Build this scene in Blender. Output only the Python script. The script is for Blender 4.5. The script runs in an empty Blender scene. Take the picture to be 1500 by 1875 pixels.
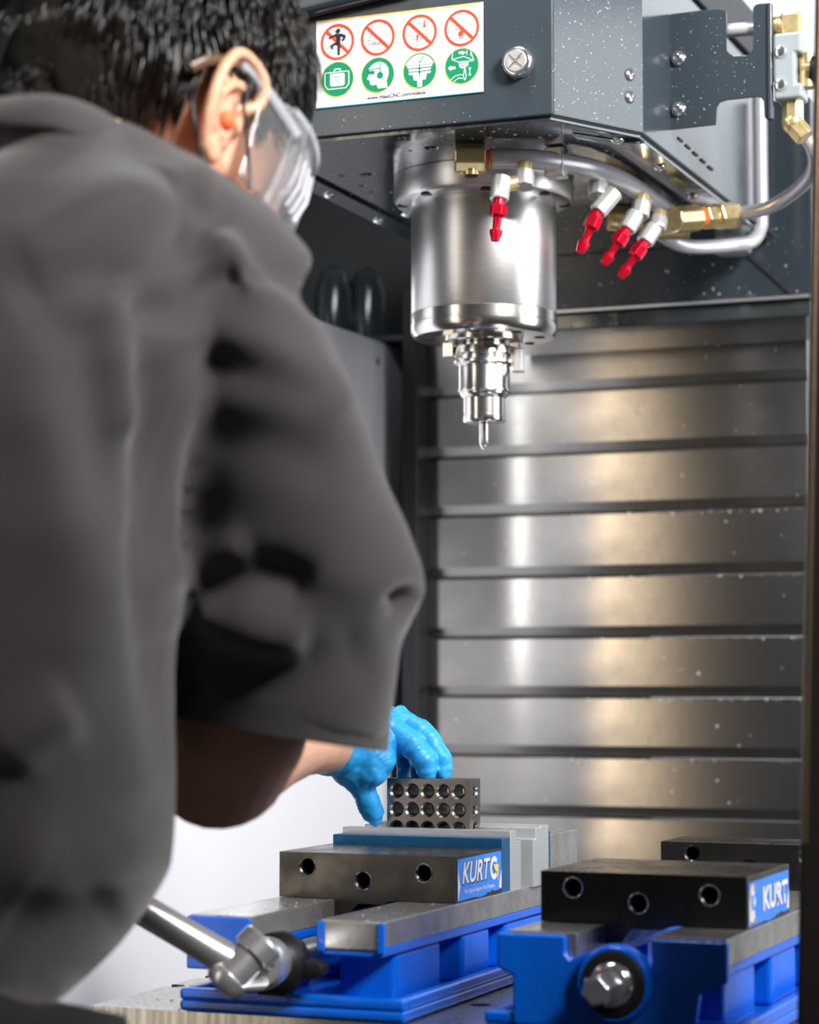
import bpy, bmesh, math, random
from mathutils import Vector, Matrix, noise
random.seed(7)
S = bpy.context.scene
COL = S.collection
V = Vector
R = math.radians

# ---------------------------------------------------------------- camera
F_PX = 4260.0
YAW, PITCH = R(22.1), R(4.2)
CAM = V((0, 0, 1.30))
fwd = V((-math.sin(YAW)*math.cos(PITCH), math.cos(YAW)*math.cos(PITCH), math.sin(PITCH)))
rgt = V((math.cos(YAW), math.sin(YAW), 0))
upv = rgt.cross(fwd)
cd = bpy.data.cameras.new('camera')
cam = bpy.data.objects.new('camera', cd); COL.objects.link(cam)
rot = Matrix((rgt, upv, -fwd)).transposed()
cam.matrix_world = Matrix.Translation(CAM) @ rot.to_4x4()
cd.sensor_fit = 'HORIZONTAL'; cd.sensor_width = 36
cd.lens = F_PX/1500*36
cd.clip_start = 0.05
cd.dof.use_dof = True; cd.dof.focus_distance = 2.02; cd.dof.aperture_fstop = 8.0
S.camera = cam
def _ray(px, py): return fwd*F_PX + rgt*(px-750) - upv*(py-937.5)
def atZ(px, py, Z): return CAM + _ray(px, py)/F_PX*Z           # real point at that distance ahead of the camera
def atY(px, py, Y): d = _ray(px, py); return CAM + d*(Y/d.y)
def atH(px, py, z): d = _ray(px, py); return CAM + d*((z-CAM.z)/d.z)
def atX(px, py, X): d = _ray(px, py); return CAM + d*(X/d.x)

# ---------------------------------------------------------------- world, lights, exposure
W = bpy.data.worlds.new('world'); S.world = W; W.use_nodes = True
W.node_tree.nodes['Background'].inputs[0].default_value = (0.80, 0.87, 1.0, 1)
W.node_tree.nodes['Background'].inputs[1].default_value = 0.055
S.view_settings.view_transform = 'Standard'; S.view_settings.look = 'None'
S.view_settings.exposure = 0.0; S.view_settings.gamma = 1.0
S.view_settings.use_curve_mapping = False
def area(name, loc, target, sx, sy, power, col=(1,1,1), spread=180):
    l = bpy.data.lights.new(name, 'AREA'); l.shape = 'RECTANGLE'; l.size = sx; l.size_y = sy
    l.energy = power; l.color = col; l.spread = R(spread)
    o = bpy.data.objects.new(name, l); COL.objects.link(o)
    o.location = loc
    o.rotation_euler = (V(target)-V(loc)).to_track_quat('-Z', 'Y').to_euler()
    return o
area('right_softbox', (0.95, 2.35, 1.75), (-0.7, 2.15, 1.5), 0.8, 1.3, 21, (0.96, 0.98, 1.0))
area('high_shop_light', (1.55, 0.45, 3.05), (-0.75, 1.80, 1.92), 0.8, 0.8, 27, (1.0, 0.975, 0.94), 48)
area('cool_reflection_strip', (-2.3, -0.6, 1.9), (-0.9, 2.2, 1.5), 0.14, 2.6, 7, (0.92, 0.96, 1.0))  # added strip, mirrored as a cool vertical band in the stainless cover
area('warm_reflection_strip', (-2.02, -0.7, 1.7), (-0.9, 2.6, 1.4), 0.16, 2.6, 7, (1.0, 0.80, 0.56))  # added strip that gives the stainless cover its warm band
area('enclosure_light', (-0.75, 1.75, 2.4), (-1.15, 2.0, 1.0), 0.5, 0.12, 8, (0.95, 0.98, 1.0))
area('steel_streak_fill', (-1.19, 2.42, 1.52), (-0.2, 2.42, 1.52), 0.03, 0.42, 0.36, (0.97, 0.98, 1.0))  # added lamp, hidden behind the operator, for a bright streak on the steel
area('far_wall_fill', (-0.2, 3.6, 3.0), (-0.2, 4.4, 2.2), 1.5, 0.3, 34, (0.95, 0.98, 1.0))  # unseen lamp added to brighten the far wall
# ---------------------------------------------------------------- materials
def mat(name, col, rough=0.5, metal=0.0, noise_amt=0.0, noise_scale=40, bump=0.0, bump_scale=300,
        stretch=(1,1,1), coat=0.0, aniso=0.0, tangent=None, col2=None, trans=0.0, ior=1.45, sss=0.0, spec=0.5,
        rough_var=0.0, sheen=0.0, detail=4):
    m = bpy.data.materials.new(name); m.use_nodes = True
    nt = m.node_tree; n = nt.nodes; L = nt.links; p = n['Principled BSDF']
    I = p.inputs
    I['Base Color'].default_value = (*col, 1); I['Roughness'].default_value = rough; I['Metallic'].default_value = metal
    I['Coat Weight'].default_value = coat; I['Coat Roughness'].default_value = 0.08
    I['Transmission Weight'].default_value = trans; I['IOR'].default_value = ior
    I['Specular IOR Level'].default_value = spec
    if sheen: I['Sheen Weight'].default_value = sheen
    if sss:
        I['Subsurface Weight'].default_value = sss; I['Subsurface Radius'].default_value = (0.012, 0.004, 0.002)
        I['Subsurface Scale'].default_value = 1.0
    tc = n.new('ShaderNodeTexCoord'); mp = n.new('ShaderNodeMapping'); L.new(tc.outputs['Object'], mp.inputs[0])
    mp.inputs['Scale'].default_value = stretch
    if noise_amt or col2 or rough_var:
        tx = n.new('ShaderNodeTexNoise'); tx.inputs['Scale'].default_value = noise_scale; tx.inputs['Detail'].default_value = detail
        L.new(mp.outputs[0], tx.inputs['Vector'])
        if noise_amt or col2:
            mx = n.new('ShaderNodeMix'); mx.data_type = 'RGBA'
            c2 = col2 if col2 else tuple(c*(1-noise_amt) for c in col)
            mr = n.new('ShaderNodeMapRange'); mr.inputs[1].default_value = 0.35; mr.inputs[2].default_value = 0.65
            L.new(tx.outputs['Fac'], mr.inputs[0]); L.new(mr.outputs[0], mx.inputs[0])
            mx.inputs[6].default_value = (*col, 1); mx.inputs[7].default_value = (*c2, 1)
            L.new(mx.outputs[2], I['Base Color'])
        if rough_var:
            m2 = n.new('ShaderNodeMapRange'); m2.inputs[1].default_value = 0.3; m2.inputs[2].default_value = 0.7
            m2.inputs[3].default_value = rough-rough_var; m2.inputs[4].default_value = rough+rough_var
            L.new(tx.outputs['Fac'], m2.inputs[0]); L.new(m2.outputs[0], I['Roughness'])
    if bump:
        t2 = n.new('ShaderNodeTexNoise'); t2.inputs['Scale'].default_value = bump_scale; t2.inputs['Detail'].default_value = 3
        L.new(mp.outputs[0], t2.inputs['Vector'])
        b = n.new('ShaderNodeBump'); b.inputs['Strength'].default_value = bump; b.inputs['Distance'].default_value = 0.001
        L.new(t2.outputs['Fac'], b.inputs['Height']); L.new(b.outputs[0], I['Normal'])
    if aniso:
        I['Anisotropic'].default_value = aniso
        if tangent:
            cx = n.new('ShaderNodeCombineXYZ')
            for k in range(3): cx.inputs[k].default_value = tangent[k]
            L.new(cx.outputs[0], I['Tangent'])
    return m
M = {}
M['slate'] = mat('slate paint', (0.030, 0.040, 0.050), 0.15, 0, bump=0.04, bump_scale=500, rough_var=0.03, noise_scale=18)
M['slate_under'] = mat('wet slate underside', (0.040, 0.050, 0.058), 0.12, 0.25, bump=0.5, bump_scale=45, rough_var=0.07, noise_scale=30, coat=0.6)
M['black'] = mat('black rubber', (0.008, 0.008, 0.009), 0.45, spec=0.3)
M['dark_frame'] = mat('dark door frame', (0.014, 0.012, 0.010), 0.4, 0, bump=0.5, bump_scale=60)
M['dark_steel'] = mat('dark ground steel', (0.11, 0.104, 0.097), 0.27, 0.95, noise_amt=0.35, noise_scale=35, rough_var=0.08, aniso=0.3)
M['rail_steel'] = mat('rail steel', (0.42, 0.41, 0.40), 0.26, 0.72, noise_amt=0.25, noise_scale=60, rough_var=0.08)
M['block_steel'] = mat('block steel', (0.27, 0.255, 0.24), 0.3, 1.0, noise_amt=0.2, noise_scale=50)
M['bore_shade'] = mat('shaded threaded bore', (0.018, 0.018, 0.018), 0.5, 0.6, bump=0.6, bump_scale=700, stretch=(0.3, 1, 0.3))  # shade inside the holes put into the colour, also on flat hole discs
M['chamfer_steel'] = mat('bright machined edge', (0.8, 0.8, 0.8), 0.2, 1.0)
M['alu'] = mat('milled aluminium', (0.62, 0.64, 0.66), 0.3, 0.7, noise_amt=0.1, noise_scale=120, stretch=(1,1,6))
M['blue_alu'] = mat('blue anodised jaw', (0.012, 0.125, 0.30), 0.3, 0.55, noise_amt=0.25, noise_scale=30, bump=0.1, bump_scale=300)
M['blue_paint'] = mat('blue casting paint', (0.001, 0.125, 0.72), 0.28, 0, bump=0.35, bump_scale=420, coat=0.15, noise_amt=0.12, noise_scale=25)
M['plate_steel'] = mat('fixture plate', (0.45, 0.44, 0.42), 0.28, 0.9, noise_amt=0.2, noise_scale=14, stretch=(14,14,1), rough_var=0.06)
M['spindle'] = mat('turned steel', (0.72, 0.71, 0.71), 0.33, 1.0, noise_amt=0.08, noise_scale=60, stretch=(1,1,8))
M['holder'] = mat('tool holder steel', (0.72, 0.70, 0.67), 0.2, 1.0)
M['chrome'] = mat('chrome', (0.80, 0.80, 0.81), 0.15, 0.95, bump=0.03, bump_scale=200)
M['satin'] = mat('satin steel', (0.74, 0.74, 0.76), 0.30, 0.85, bump=0.1, bump_scale=200)
M['pipe'] = mat('grey plated pipe', (0.50, 0.49, 0.53), 0.33, 0.35, noise_amt=0.1, noise_scale=120)
M['brass'] = mat('brass', (0.80, 0.63, 0.31), 0.27, 0.75, noise_amt=0.25, noise_scale=150)
M['zinc'] = mat('zinc fitting', (0.64, 0.65, 0.63), 0.3, 0.7, bump=0.35, bump_scale=900)
M['red'] = mat('red anodised', (0.62, 0.006, 0.03), 0.2, 0.65)
M['orange_seal'] = mat('orange thread seal', (0.7, 0.15, 0.03), 0.5)
M['white_paint'] = mat('white enclosure paint', (0.52, 0.53, 0.575), 0.5, 0)
M['far_white'] = mat('far white paint', (0.85, 0.87, 0.90), 0.6)
M['grey_paint'] = mat('grey enclosure paint', (0.25, 0.28, 0.30), 0.35, 0)
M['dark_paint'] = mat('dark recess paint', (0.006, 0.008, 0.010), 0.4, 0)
M['stainless'] = mat('brushed stainless', (0.44, 0.42, 0.395), 0.22, 1.0, col2=(0.30, 0.29, 0.285), noise_scale=6, stretch=(1,1,1.6),
                     rough_var=0.04, aniso=0.93, tangent=(0,0,1), bump=0.04, bump_scale=250)
M['shirt'] = mat('charcoal work shirt', (0.047, 0.041, 0.0415), 0.78, 0, bump=0.25, bump_scale=1400, sheen=0.25, spec=0.35)
M['skin'] = mat('skin', (0.66, 0.36, 0.24), 0.45, 0, sss=0.35, noise_amt=0.08, noise_scale=60)
M['hair'] = mat('black hair', (0.010, 0.008, 0.007), 0.34, 0, spec=0.6)
M['hair_base'] = mat('hair roots', (0.007, 0.006, 0.005), 0.9, 0, spec=0.1)
M['trousers'] = mat('black trousers', (0.012, 0.012, 0.013), 0.8)
M['shoe'] = mat('black leather', (0.01, 0.01, 0.01), 0.35)
M['glove'] = mat('blue nitrile', (0.02, 0.30, 0.68), 0.42, 0, bump=0.9, bump_scale=110, stretch=(1,1,1), sss=0.15)
M['clear'] = mat('clear polycarbonate', (0.96, 0.97, 1.0), 0.06, 0, trans=0.94, ior=1.3)
M['clear_rim'] = mat('clear moulded rim', (0.88, 0.90, 0.97), 0.10, 0, trans=0.72, ior=1.4)
M['plug'] = mat('orange foam', (0.85, 0.16, 0.06), 0.7)
M['eye'] = mat('eye white', (0.8, 0.8, 0.78), 0.2)
M['iris'] = mat('dark iris', (0.03, 0.015, 0.01), 0.15)
M['lip'] = mat('lip', (0.45, 0.18, 0.14), 0.4)
M['bronze'] = mat('dark bronze trim', (0.16, 0.12, 0.08), 0.35, 0.9, bump=0.4, bump_scale=80)
M['amber'] = mat('amber plastic', (0.10, 0.055, 0.03), 0.3)
M['concrete'] = mat('concrete floor', (0.12, 0.12, 0.12), 0.6, 0, noise_amt=0.2, noise_scale=3)
M['st_white'] = mat('sticker white', (0.62, 0.61, 0.645), 0.35)
M['st_red'] = mat('sticker red', (0.62, 0.045, 0.015), 0.4)
M['st_green'] = mat('sticker green', (0.0, 0.165, 0.075), 0.4)
M['st_black'] = mat('sticker black', (0.01, 0.01, 0.012), 0.4)
M['st_yellow'] = mat('sticker yellow', (0.80, 0.52, 0.03), 0.4)
M['st_cyan'] = mat('sticker cyan', (0.05, 0.42, 0.62), 0.4)
M['st_grey'] = mat('sticker grey line', (0.22, 0.22, 0.24), 0.4)
M['label_blue'] = mat('label blue', (0.035, 0.20, 0.72), 0.35, noise_amt=0.15, noise_scale=60)
M['water'] = mat('coolant droplets', (0.9, 0.93, 0.95), 0.05, 0, trans=0.5, ior=1.33)

# ---------------------------------------------------------------- helpers
def tag(o, label=None, cat=None, group=None, kind=None):
    if label: o['label'] = label
    if cat: o['category'] = cat
    if group: o['group'] = group
    if kind: o['kind'] = kind
    return o
def thing(name, loc, label, cat, group=None):
    o = bpy.data.objects.new(name, None); COL.objects.link(o); o.location = loc
    o.empty_display_size = 0.02
    return tag(o, label, cat, group)
def wloc(o):
    l = V(o.location)
    while o.parent: o = o.parent; l = l + V(o.location)
    return l
def obj(name, bm, m, parent=None, smooth=False, mods=None, bevel=0.0, seg=2, origin=None, label=None):
    """links bm (world coordinates) as one mesh object"""
    bmesh.ops.recalc_face_normals(bm, faces=bm.faces)
    me = bpy.data.meshes.new(name); bm.to_mesh(me); bm.free()
    me.materials.append(M[m] if isinstance(m, str) else m)
    o = bpy.data.objects.new(name, me); COL.objects.link(o)
    if bevel:
        b = o.modifiers.new('bevel', 'BEVEL'); b.width = bevel; b.segments = seg; b.limit_method = 'ANGLE'; b.angle_limit = R(40)
    for md in (mods or []): md(o)
    if o.modifiers:
        dg = bpy.context.evaluated_depsgraph_get(); ev = o.evaluated_get(dg)
        me2 = bpy.data.meshes.new_from_object(ev, depsgraph=dg); o.modifiers.clear(); o.data = me2; me = me2; me.name = name
    base = wloc(parent) if parent else V((0,0,0))
    if origin is None:
        if len(me.vertices):
            c = sum((v.co for v in me.vertices), V((0,0,0)))/len(me.vertices)
            origin = c
        else: origin = V((0,0,0))
    origin = V(origin)
    me.transform(Matrix.Translation(-origin)); o.location = origin - base
    if parent: o.parent = parent
    sa = R(40)
    if smooth:
        for p in me.polygons: p.use_smooth = True
        if smooth != 'all':
            bmx = bmesh.new(); bmx.from_mesh(me)
            for e in bmx.edges:
                if len(e.link_faces) == 2 and e.calc_face_angle(0) > sa: e.smooth = False
            bmx.to_mesh(me); bmx.free()
    if label: o['label'] = label
    return o
def NB(): return bmesh.new()
def box(bm, x0, x1, y0, y1, z0, z1):
    v = [bm.verts.new((x, y, z)) for x in (x0, x1) for y in (y0, y1) for z in (z0, z1)]
    for f in ((0,1,3,2),(4,6,7,5),(0,4,5,1),(2,3,7,6),(0,2,6,4),(1,5,7,3)): bm.faces.new([v[i] for i in f])
    return v
def frame_of(d):
    d = d.normalized(); a = V((0,0,1)) if abs(d.z) < 0.9 else V((1,0,0))
    u = d.cross(a).normalized(); return u, d.cross(u).normalized()
def prof(bm, p0, d, pr, n=32, phase=0.0):
    """surface of revolution: pr = [(distance along d, radius)...] starting at p0"""
    p0 = V(p0); d = V(d).normalized(); u, w = frame_of(d); rings = []
    for (t, r) in pr:
        c = p0 + d*t
        if r < 1e-6: rings.append([bm.verts.new(c)])
        else: rings.append([bm.verts.new(c + (u*math.cos(a)+w*math.sin(a))*r) for a in [phase+2*math.pi*k/n for k in range(n)]])
    for a, b in zip(rings, rings[1:]):
        for k in range(n):
            k2 = (k+1) % n
            if len(a) == 1 and len(b) == 1: continue
            if len(a) == 1: bm.faces.new((a[0], b[k], b[k2]))
            elif len(b) == 1: bm.faces.new((a[k], b[0], a[k2]))
            else: bm.faces.new((a[k], b[k], b[k2], a[k2]))
    for r, ok in ((rings[0], 1), (rings[-1], 1)):
        if len(r) > 1: bm.faces.new(r)
def cyl(bm, p0, p1, r0, r1=None, n=24, phase=0.0):
    p0 = V(p0); p1 = V(p1); prof(bm, p0, p1-p0, [(0, r0), ((p1-p0).length, r0 if r1 is None else r1)], n, phase)
def spline(pts, k=8):
    pts = [V(p) for p in pts]; out = []
    P = [pts[0]*2-pts[1]] + pts + [pts[-1]*2-pts[-2]]
    for i in range(1, len(P)-2):
        for j in range(k):
            t = j/k; a, b, c, d = P[i-1], P[i], P[i+1], P[i+2]
            out.append(0.5*((2*b)+(c-a)*t+(2*a-5*b+4*c-d)*t*t+(3*b-a-3*c+d)*t**3))
    out.append(pts[-1]); return out
def tube(bm, pts, rad, n=20, cap=True, flat=1.0):
    pts = [V(p) for p in pts]; N = len(pts)
    if not hasattr(rad, '__len__'): rad = [rad]*N
    d = (pts[1]-pts[0]).normalized(); u, w = frame_of(d); rings = []
    for i, p in enumerate(pts):
        t = (pts[min(i+1, N-1)]-pts[max(i-1, 0)]).normalized()
        u = (u - t*u.dot(t)).normalized(); w = t.cross(u)
        rings.append([bm.verts.new(p+(u*math.cos(2*math.pi*k/n)+w*math.sin(2*math.pi*k/n)*flat)*rad[i]) for k in range(n)])
    for a, b in zip(rings, rings[1:]):
        for k in range(n): bm.faces.new((a[k], a[(k+1) % n], b[(k+1) % n], b[k]))
    if cap: bm.faces.new(rings[0]); bm.faces.new(rings[-1][::-1])
def loft(bm, secs, n=32, power=2.0):
    """secs: (centre, uvec, vvec) elliptic sections; ends closed"""
    rings = []
    for c, u, v in secs:
        ring = []
        for k in range(n):
            a = 2*math.pi*k/n; ca, sa = math.cos(a), math.sin(a)
            x = math.copysign(abs(ca)**(2/power), ca); y = math.copysign(abs(sa)**(2/power), sa)
            ring.append(bm.verts.new(V(c)+V(u)*x+V(v)*y))
        rings.append(ring)
    for a, b in zip(rings, rings[1:]):
        for k in range(n): bm.faces.new((a[k], a[(k+1) % n], b[(k+1) % n], b[k]))
    bm.faces.new(rings[0]); bm.faces.new(rings[-1][::-1])
def prism(bm, pts, axis, a, b):
    """extrude polygon pts (2D) along axis from a to b"""
    def P(p, t):
        return {'x': (t, p[0], p[1]), 'y': (p[0], t, p[1]), 'z': (p[0], p[1], t)}[axis]
    A = [bm.verts.new(P(p, a)) for p in pts]; B = [bm.verts.new(P(p, b)) for p in pts]
    bm.faces.new(A); bm.faces.new(B[::-1]); n = len(pts)
    for k in range(n): bm.faces.new((A[k], A[(k+1) % n], B[(k+1) % n], B[k]))
def ball(bm, c, r, sub=2, sc=(1,1,1), mtx=None):
    m = Matrix.Translation(V(c)) @ (mtx or Matrix()) @ Matrix.Diagonal((*[r*s for s in sc], 1))
    bmesh.ops.create_icosphere(bm, subdivisions=sub, radius=1, matrix=m)
def boolean_cut(cutbm):
    def f(o):
        me = bpy.data.meshes.new('cut'); bmesh.ops.recalc_face_normals(cutbm, faces=cutbm.faces); cutbm.to_mesh(me); cutbm.free()
        c = bpy.data.objects.new('cut', me); COL.objects.link(c)
        b = o.modifiers.new('b', 'BOOLEAN'); b.object = c; b.operation = 'DIFFERENCE'; b.solver = 'EXACT'
        dg = bpy.context.evaluated_depsgraph_get(); ev = o.evaluated_get(dg)
        me2 = bpy.data.meshes.new_from_object(ev, depsgraph=dg); o.modifiers.clear(); o.data = me2
        bpy.data.objects.remove(c)
    return f
def remesh(vox, smooth=6, fac=0.5):
    def f(o):
        r = o.modifiers.new('r', 'REMESH'); r.mode = 'VOXEL'; r.voxel_size = vox
        if smooth:
            s = o.modifiers.new('s', 'SMOOTH'); s.iterations = smooth; s.factor = fac
    return f
def bevmod(w, seg=2, ang=40):
    def f(o):
        b = o.modifiers.new('bevel', 'BEVEL'); b.width = w; b.segments = seg; b.limit_method = 'ANGLE'; b.angle_limit = R(ang)
    return f
def bores(test, m='bore_shade'):
    def f(o):
        dg = bpy.context.evaluated_depsgraph_get(); me2 = bpy.data.meshes.new_from_object(o.evaluated_get(dg), depsgraph=dg)
        o.modifiers.clear(); o.data = me2; me2.materials.append(M[m])
        for p in me2.polygons:
            if test(p): p.material_index = 1
    return f
def drops(name, parent, sampler, count, rmin, rmax, normal, flat=0.5):
    """coolant droplets sitting on a surface"""
    bm = NB(); nrm = V(normal).normalized(); q = V((0,0,1)).rotation_difference(nrm).to_matrix().to_4x4()
    for _ in range(count):
        p = sampler(); r = rmin+(rmax-rmin)*random.random()**3
        ball(bm, p, r, 1, (1, 1, flat), q)
    o = obj(name, bm, 'water', parent, smooth='all'); o['kind'] = 'stuff'; return o
class Plane2:
    """flat print on a real surface: origin, u (right), v (up), n (outwards)"""
    def __init__(s, o, u, v, n, parent): s.o, s.u, s.v, s.n, s.parent = V(o), V(u), V(v), V(n), parent
    def P(s, x, y, h=0): return s.o+s.u*x+s.v*y+s.n*h
    def poly(s, bm, pts, h, t=0.00015):
        A = [bm.verts.new(s.P(x, y, h)) for x, y in pts]; B = [bm.verts.new(s.P(x, y, h+t)) for x, y in pts]
        bm.faces.new(A); bm.faces.new(B[::-1]); n = len(pts)
        for k in range(n): bm.faces.new((A[k], A[(k+1) % n], B[(k+1) % n], B[k]))
    def circ(s, bm, cx, cy, r, h, n=40): s.poly(bm, [(cx+r*math.cos(2*math.pi*k/n), cy+r*math.sin(2*math.pi*k/n)) for k in range(n)], h)
    def ring(s, bm, cx, cy, r0, r1, h, n=48, t=0.00015):
        for k in range(n):
            a, b = 2*math.pi*k/n, 2*math.pi*(k+1)/n
            s.poly(bm, [(cx+r0*math.cos(a), cy+r0*math.sin(a)), (cx+r1*math.cos(a), cy+r1*math.sin(a)), (cx+r1*math.cos(b), cy+r1*math.sin(b)), (cx+r0*math.cos(b), cy+r0*math.sin(b))], h, t)
    def line(s, bm, pts, w, h):
        for (x0, y0), (x1, y1) in zip(pts, pts[1:]):
            d = math.hypot(x1-x0, y1-y0) or 1e-9; nx, ny = -(y1-y0)/d*w/2, (x1-x0)/d*w/2
            s.poly(bm, [(x0-nx, y0-ny), (x1-nx, y1-ny), (x1+nx, y1+ny), (x0+nx, y0+ny)], h)
    def text(s, name, body, x, y, size, m, h, shear=0.0, width=None, bold=0.0, parent=None, rotate=0.0, label=None):
        c = bpy.data.curves.new(name, 'FONT'); c.body = body; c.size = size; c.shear = shear; c.extrude = 0.0
        c.align_x = 'CENTER'; c.align_y = 'CENTER'; c.offset = bold; c.resolution_u = 3
        o = bpy.data.objects.new(name, c); COL.objects.link(o)
        dg = bpy.context.evaluated_depsgraph_get(); dg.update()
        me = bpy.data.meshes.new_from_object(o.evaluated_get(dg), depsgraph=dg)
        bpy.data.objects.remove(o)
        bm = NB(); bm.from_mesh(me); xs = [v.co.x for v in bm.verts]
        sx = (width/(max(xs)-min(xs))) if width else 1.0
        cr, sr = math.cos(rotate), math.sin(rotate)
        for v in bm.verts:
            a, b = v.co.x*sx, v.co.y
            v.co = s.P(x+a*cr-b*sr, y+a*sr+b*cr, h)
        bmesh.ops.dissolve_degenerate(bm, edges=bm.edges, dist=1e-7)
        return obj(name, bm, m, parent or s.parent, label=label)

# ================================================================ SETTING
def struct(name, bm, m, bevel=0.0, **k):
    o = obj(name, bm, m, None, bevel=bevel, **k); o['kind'] = 'structure'; return o
FLOOR = 0.12
bm = NB(); box(bm, -4, 3, -3, 5, FLOOR-0.05, FLOOR); struct('floor', bm, 'concrete')
# white inner wall of the enclosure, left of the table
bm = NB(); box(bm, -1.30, -1.20, 2.0, 2.925, FLOOR, 1.757); wl = struct('wall_left', bm, 'white_paint', 0.004)
bm = NB()
cyl(bm, (-1.1985, 2.84, 1.728), (-1.1998, 2.84, 1.728), 0.006); obj('screw', bm, 'satin', wl)
# grey strip with bolts between the white wall and the ribbed steel cover
bm = NB(); box(bm, -1.2, -1.176, 2.925, 2.94, FLOOR, 1.752); gp = struct('trim_1', bm, 'grey_paint', 0.001)
bm = NB(); box(bm, -1.222, -1.172, 2.925, 2.96, FLOOR, 1.750); gp2 = struct('trim_2', bm, 'grey_paint', 0.002)
for py in (712, 876, 1040):
    p = atY(752, py, 2.923); bm = NB(); prof(bm, p, (0,-1,0), [(0, 0.0055), (0.003, 0.005), (0.004, 0.002)], 12)
    obj('bolt', bm, 'satin', gp2, smooth=True)
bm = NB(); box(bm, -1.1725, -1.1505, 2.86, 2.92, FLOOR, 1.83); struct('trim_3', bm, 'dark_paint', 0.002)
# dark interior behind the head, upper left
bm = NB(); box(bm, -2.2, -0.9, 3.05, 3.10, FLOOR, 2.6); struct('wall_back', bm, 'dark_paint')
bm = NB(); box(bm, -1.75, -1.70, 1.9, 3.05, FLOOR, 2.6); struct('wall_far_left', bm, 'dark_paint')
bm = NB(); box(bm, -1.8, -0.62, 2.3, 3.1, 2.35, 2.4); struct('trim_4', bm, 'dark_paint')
# bright shop wall and ceiling seen over the column
bm = NB(); box(bm, -1.6, 1.2, 4.4, 4.45, FLOOR, 3.4); struct('wall_far', bm, 'far_white')
# the ribbed stainless cover
wc = thing('stainless_way_cover', (-0.9, 2.9, FLOOR), 'brushed stainless steel folded cover with horizontal ribs filling the back of the machine', 'cover')
ys = [586, 715, 830, 940, 1056, 1168, 1278, 1388, 1498, 1608, 1718, 1830]
zs = [atY(1100, y, 2.9).z for y in ys]
for k in range(len(zs)-1):
    zt, zb = zs[k], zs[k+1]
    x0, x1 = -1.150, -0.634
    bm = NB()
    pts = [(2.9000, zt-0.0004), (2.9000, zb+0.0155), (2.9065, zb+0.0012), (2.93, zb+0.0012), (2.93, zt-0.0004)]
    prism(bm, pts, 'x', x0, x1)
    obj('panel', bm, 'stainless', wc, bevel=0.0008)
def wsamp():
    k = random.randrange(0, 8); return V((random.uniform(-1.14, -0.645), 2.8995, random.uniform(zs[k+1]+0.014, zs[k]-0.003)))
drops('droplets', wc, wsamp, 70, 0.0008, 0.0024, (0,-1,0))
def wsamp2():
    k = random.choice((3,4,5,6,7)); return V((random.uniform(-0.95, -0.645), 2.899, zs[k]-0.002+random.uniform(-0.001, 0.001)))
drops('droplet_row', wc, wsamp2, 130, 0.0008, 0.002, (0,-1,0))
# right door frame: dark bar close to the camera, its lit inner lip
df = thing('door_frame', (-0.33, 1.45, FLOOR), 'dark door frame upright at the right edge of the picture', 'door frame')
bm = NB()
for z0, z1, xa, xb in ((FLOOR, 1.82, None, None),):
    a0 = atY(1459, 1800, 1.45); a1 = atY(1489, 60, 1.45)
    k = (a1.x-a0.x)/(a1.z-a0.z)
    X0 = a0.x+k*(z0-a0.z); X1 = a0.x+k*(z1-a0.z)
    vs = [bm.verts.new(p) for p in ((X0,1.45,z0),(X0+.07,1.45,z0),(X0+.07,1.52,z0),(X0,1.52,z0),(X1,1.45,z1),(X1+.07,1.45,z1),(X1+.07,1.52,z1),(X1,1.52,z1))]
    for f in ((0,1,2,3),(7,6,5,4),(0,4,5,1),(1,5,6,2),(2,6,7,3),(3,7,4,0)): bm.faces.new([vs[i] for i in f])
obj('upright', bm, 'dark_frame', df, bevel=0.003)
bm = NB()
cyl(bm, (a0.x+k*(1.2-a0.z)+0.004, 1.449, 1.2), (a0.x+k*(1.81-a0.z)+0.004, 1.449, 1.81), 0.0022); obj('edge_strip', bm, 'bronze', df, smooth=True)

# table and fixture plate
tb = thing('machine_table', (-0.5, 1.9, FLOOR), 'wide steel machine table with drilled top plate under both blue vises', 'table')
bm = NB(); box(bm, -0.901, -0.20, 1.570, 2.45, 1.012, 1.055)
cut = NB()
for px, py in ((320, 1805), (365, 1789), (398, 1774), (862, 1822), (895, 1808), (925, 1790), (880, 1840)):
    p = atH(px, py, 1.055); cyl(cut, (p.x, p.y, 1.035), (p.x, p.y, 1.07), 0.0085)
obj('fixture_plate', bm, 'plate_steel', tb, mods=[boolean_cut(cut), bevmod(0.0008, 1)])
for px, py in ((320, 1805), (365, 1789), (398, 1774), (862, 1822), (895, 1808), (925, 1790), (880, 1840)):
    bm = NB(); p = atH(px, py, 1.055); cyl(bm, (p.x, p.y, 1.036), (p.x, p.y, 1.046), 0.0084); obj('hole_plug', bm, 'bore_shade', tb)
bm = NB(); box(bm, -0.98, -0.15, 1.60, 2.5, 0.90, 1.0115); obj('table_bed', bm, 'dark_steel', tb, bevel=0.003)
bm = NB(); box(bm, -0.9, -0.25, 1.65, 2.45, FLOOR, 0.8995); obj('pedestal', bm, 'grey_paint', tb, bevel=0.01)
drops('droplets', tb, lambda: V((random.uniform(-0.895,-0.56), random.uniform(1.575,1.8), 1.0553)), 60, 0.0006, 0.0016, (0,0,1))

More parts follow.
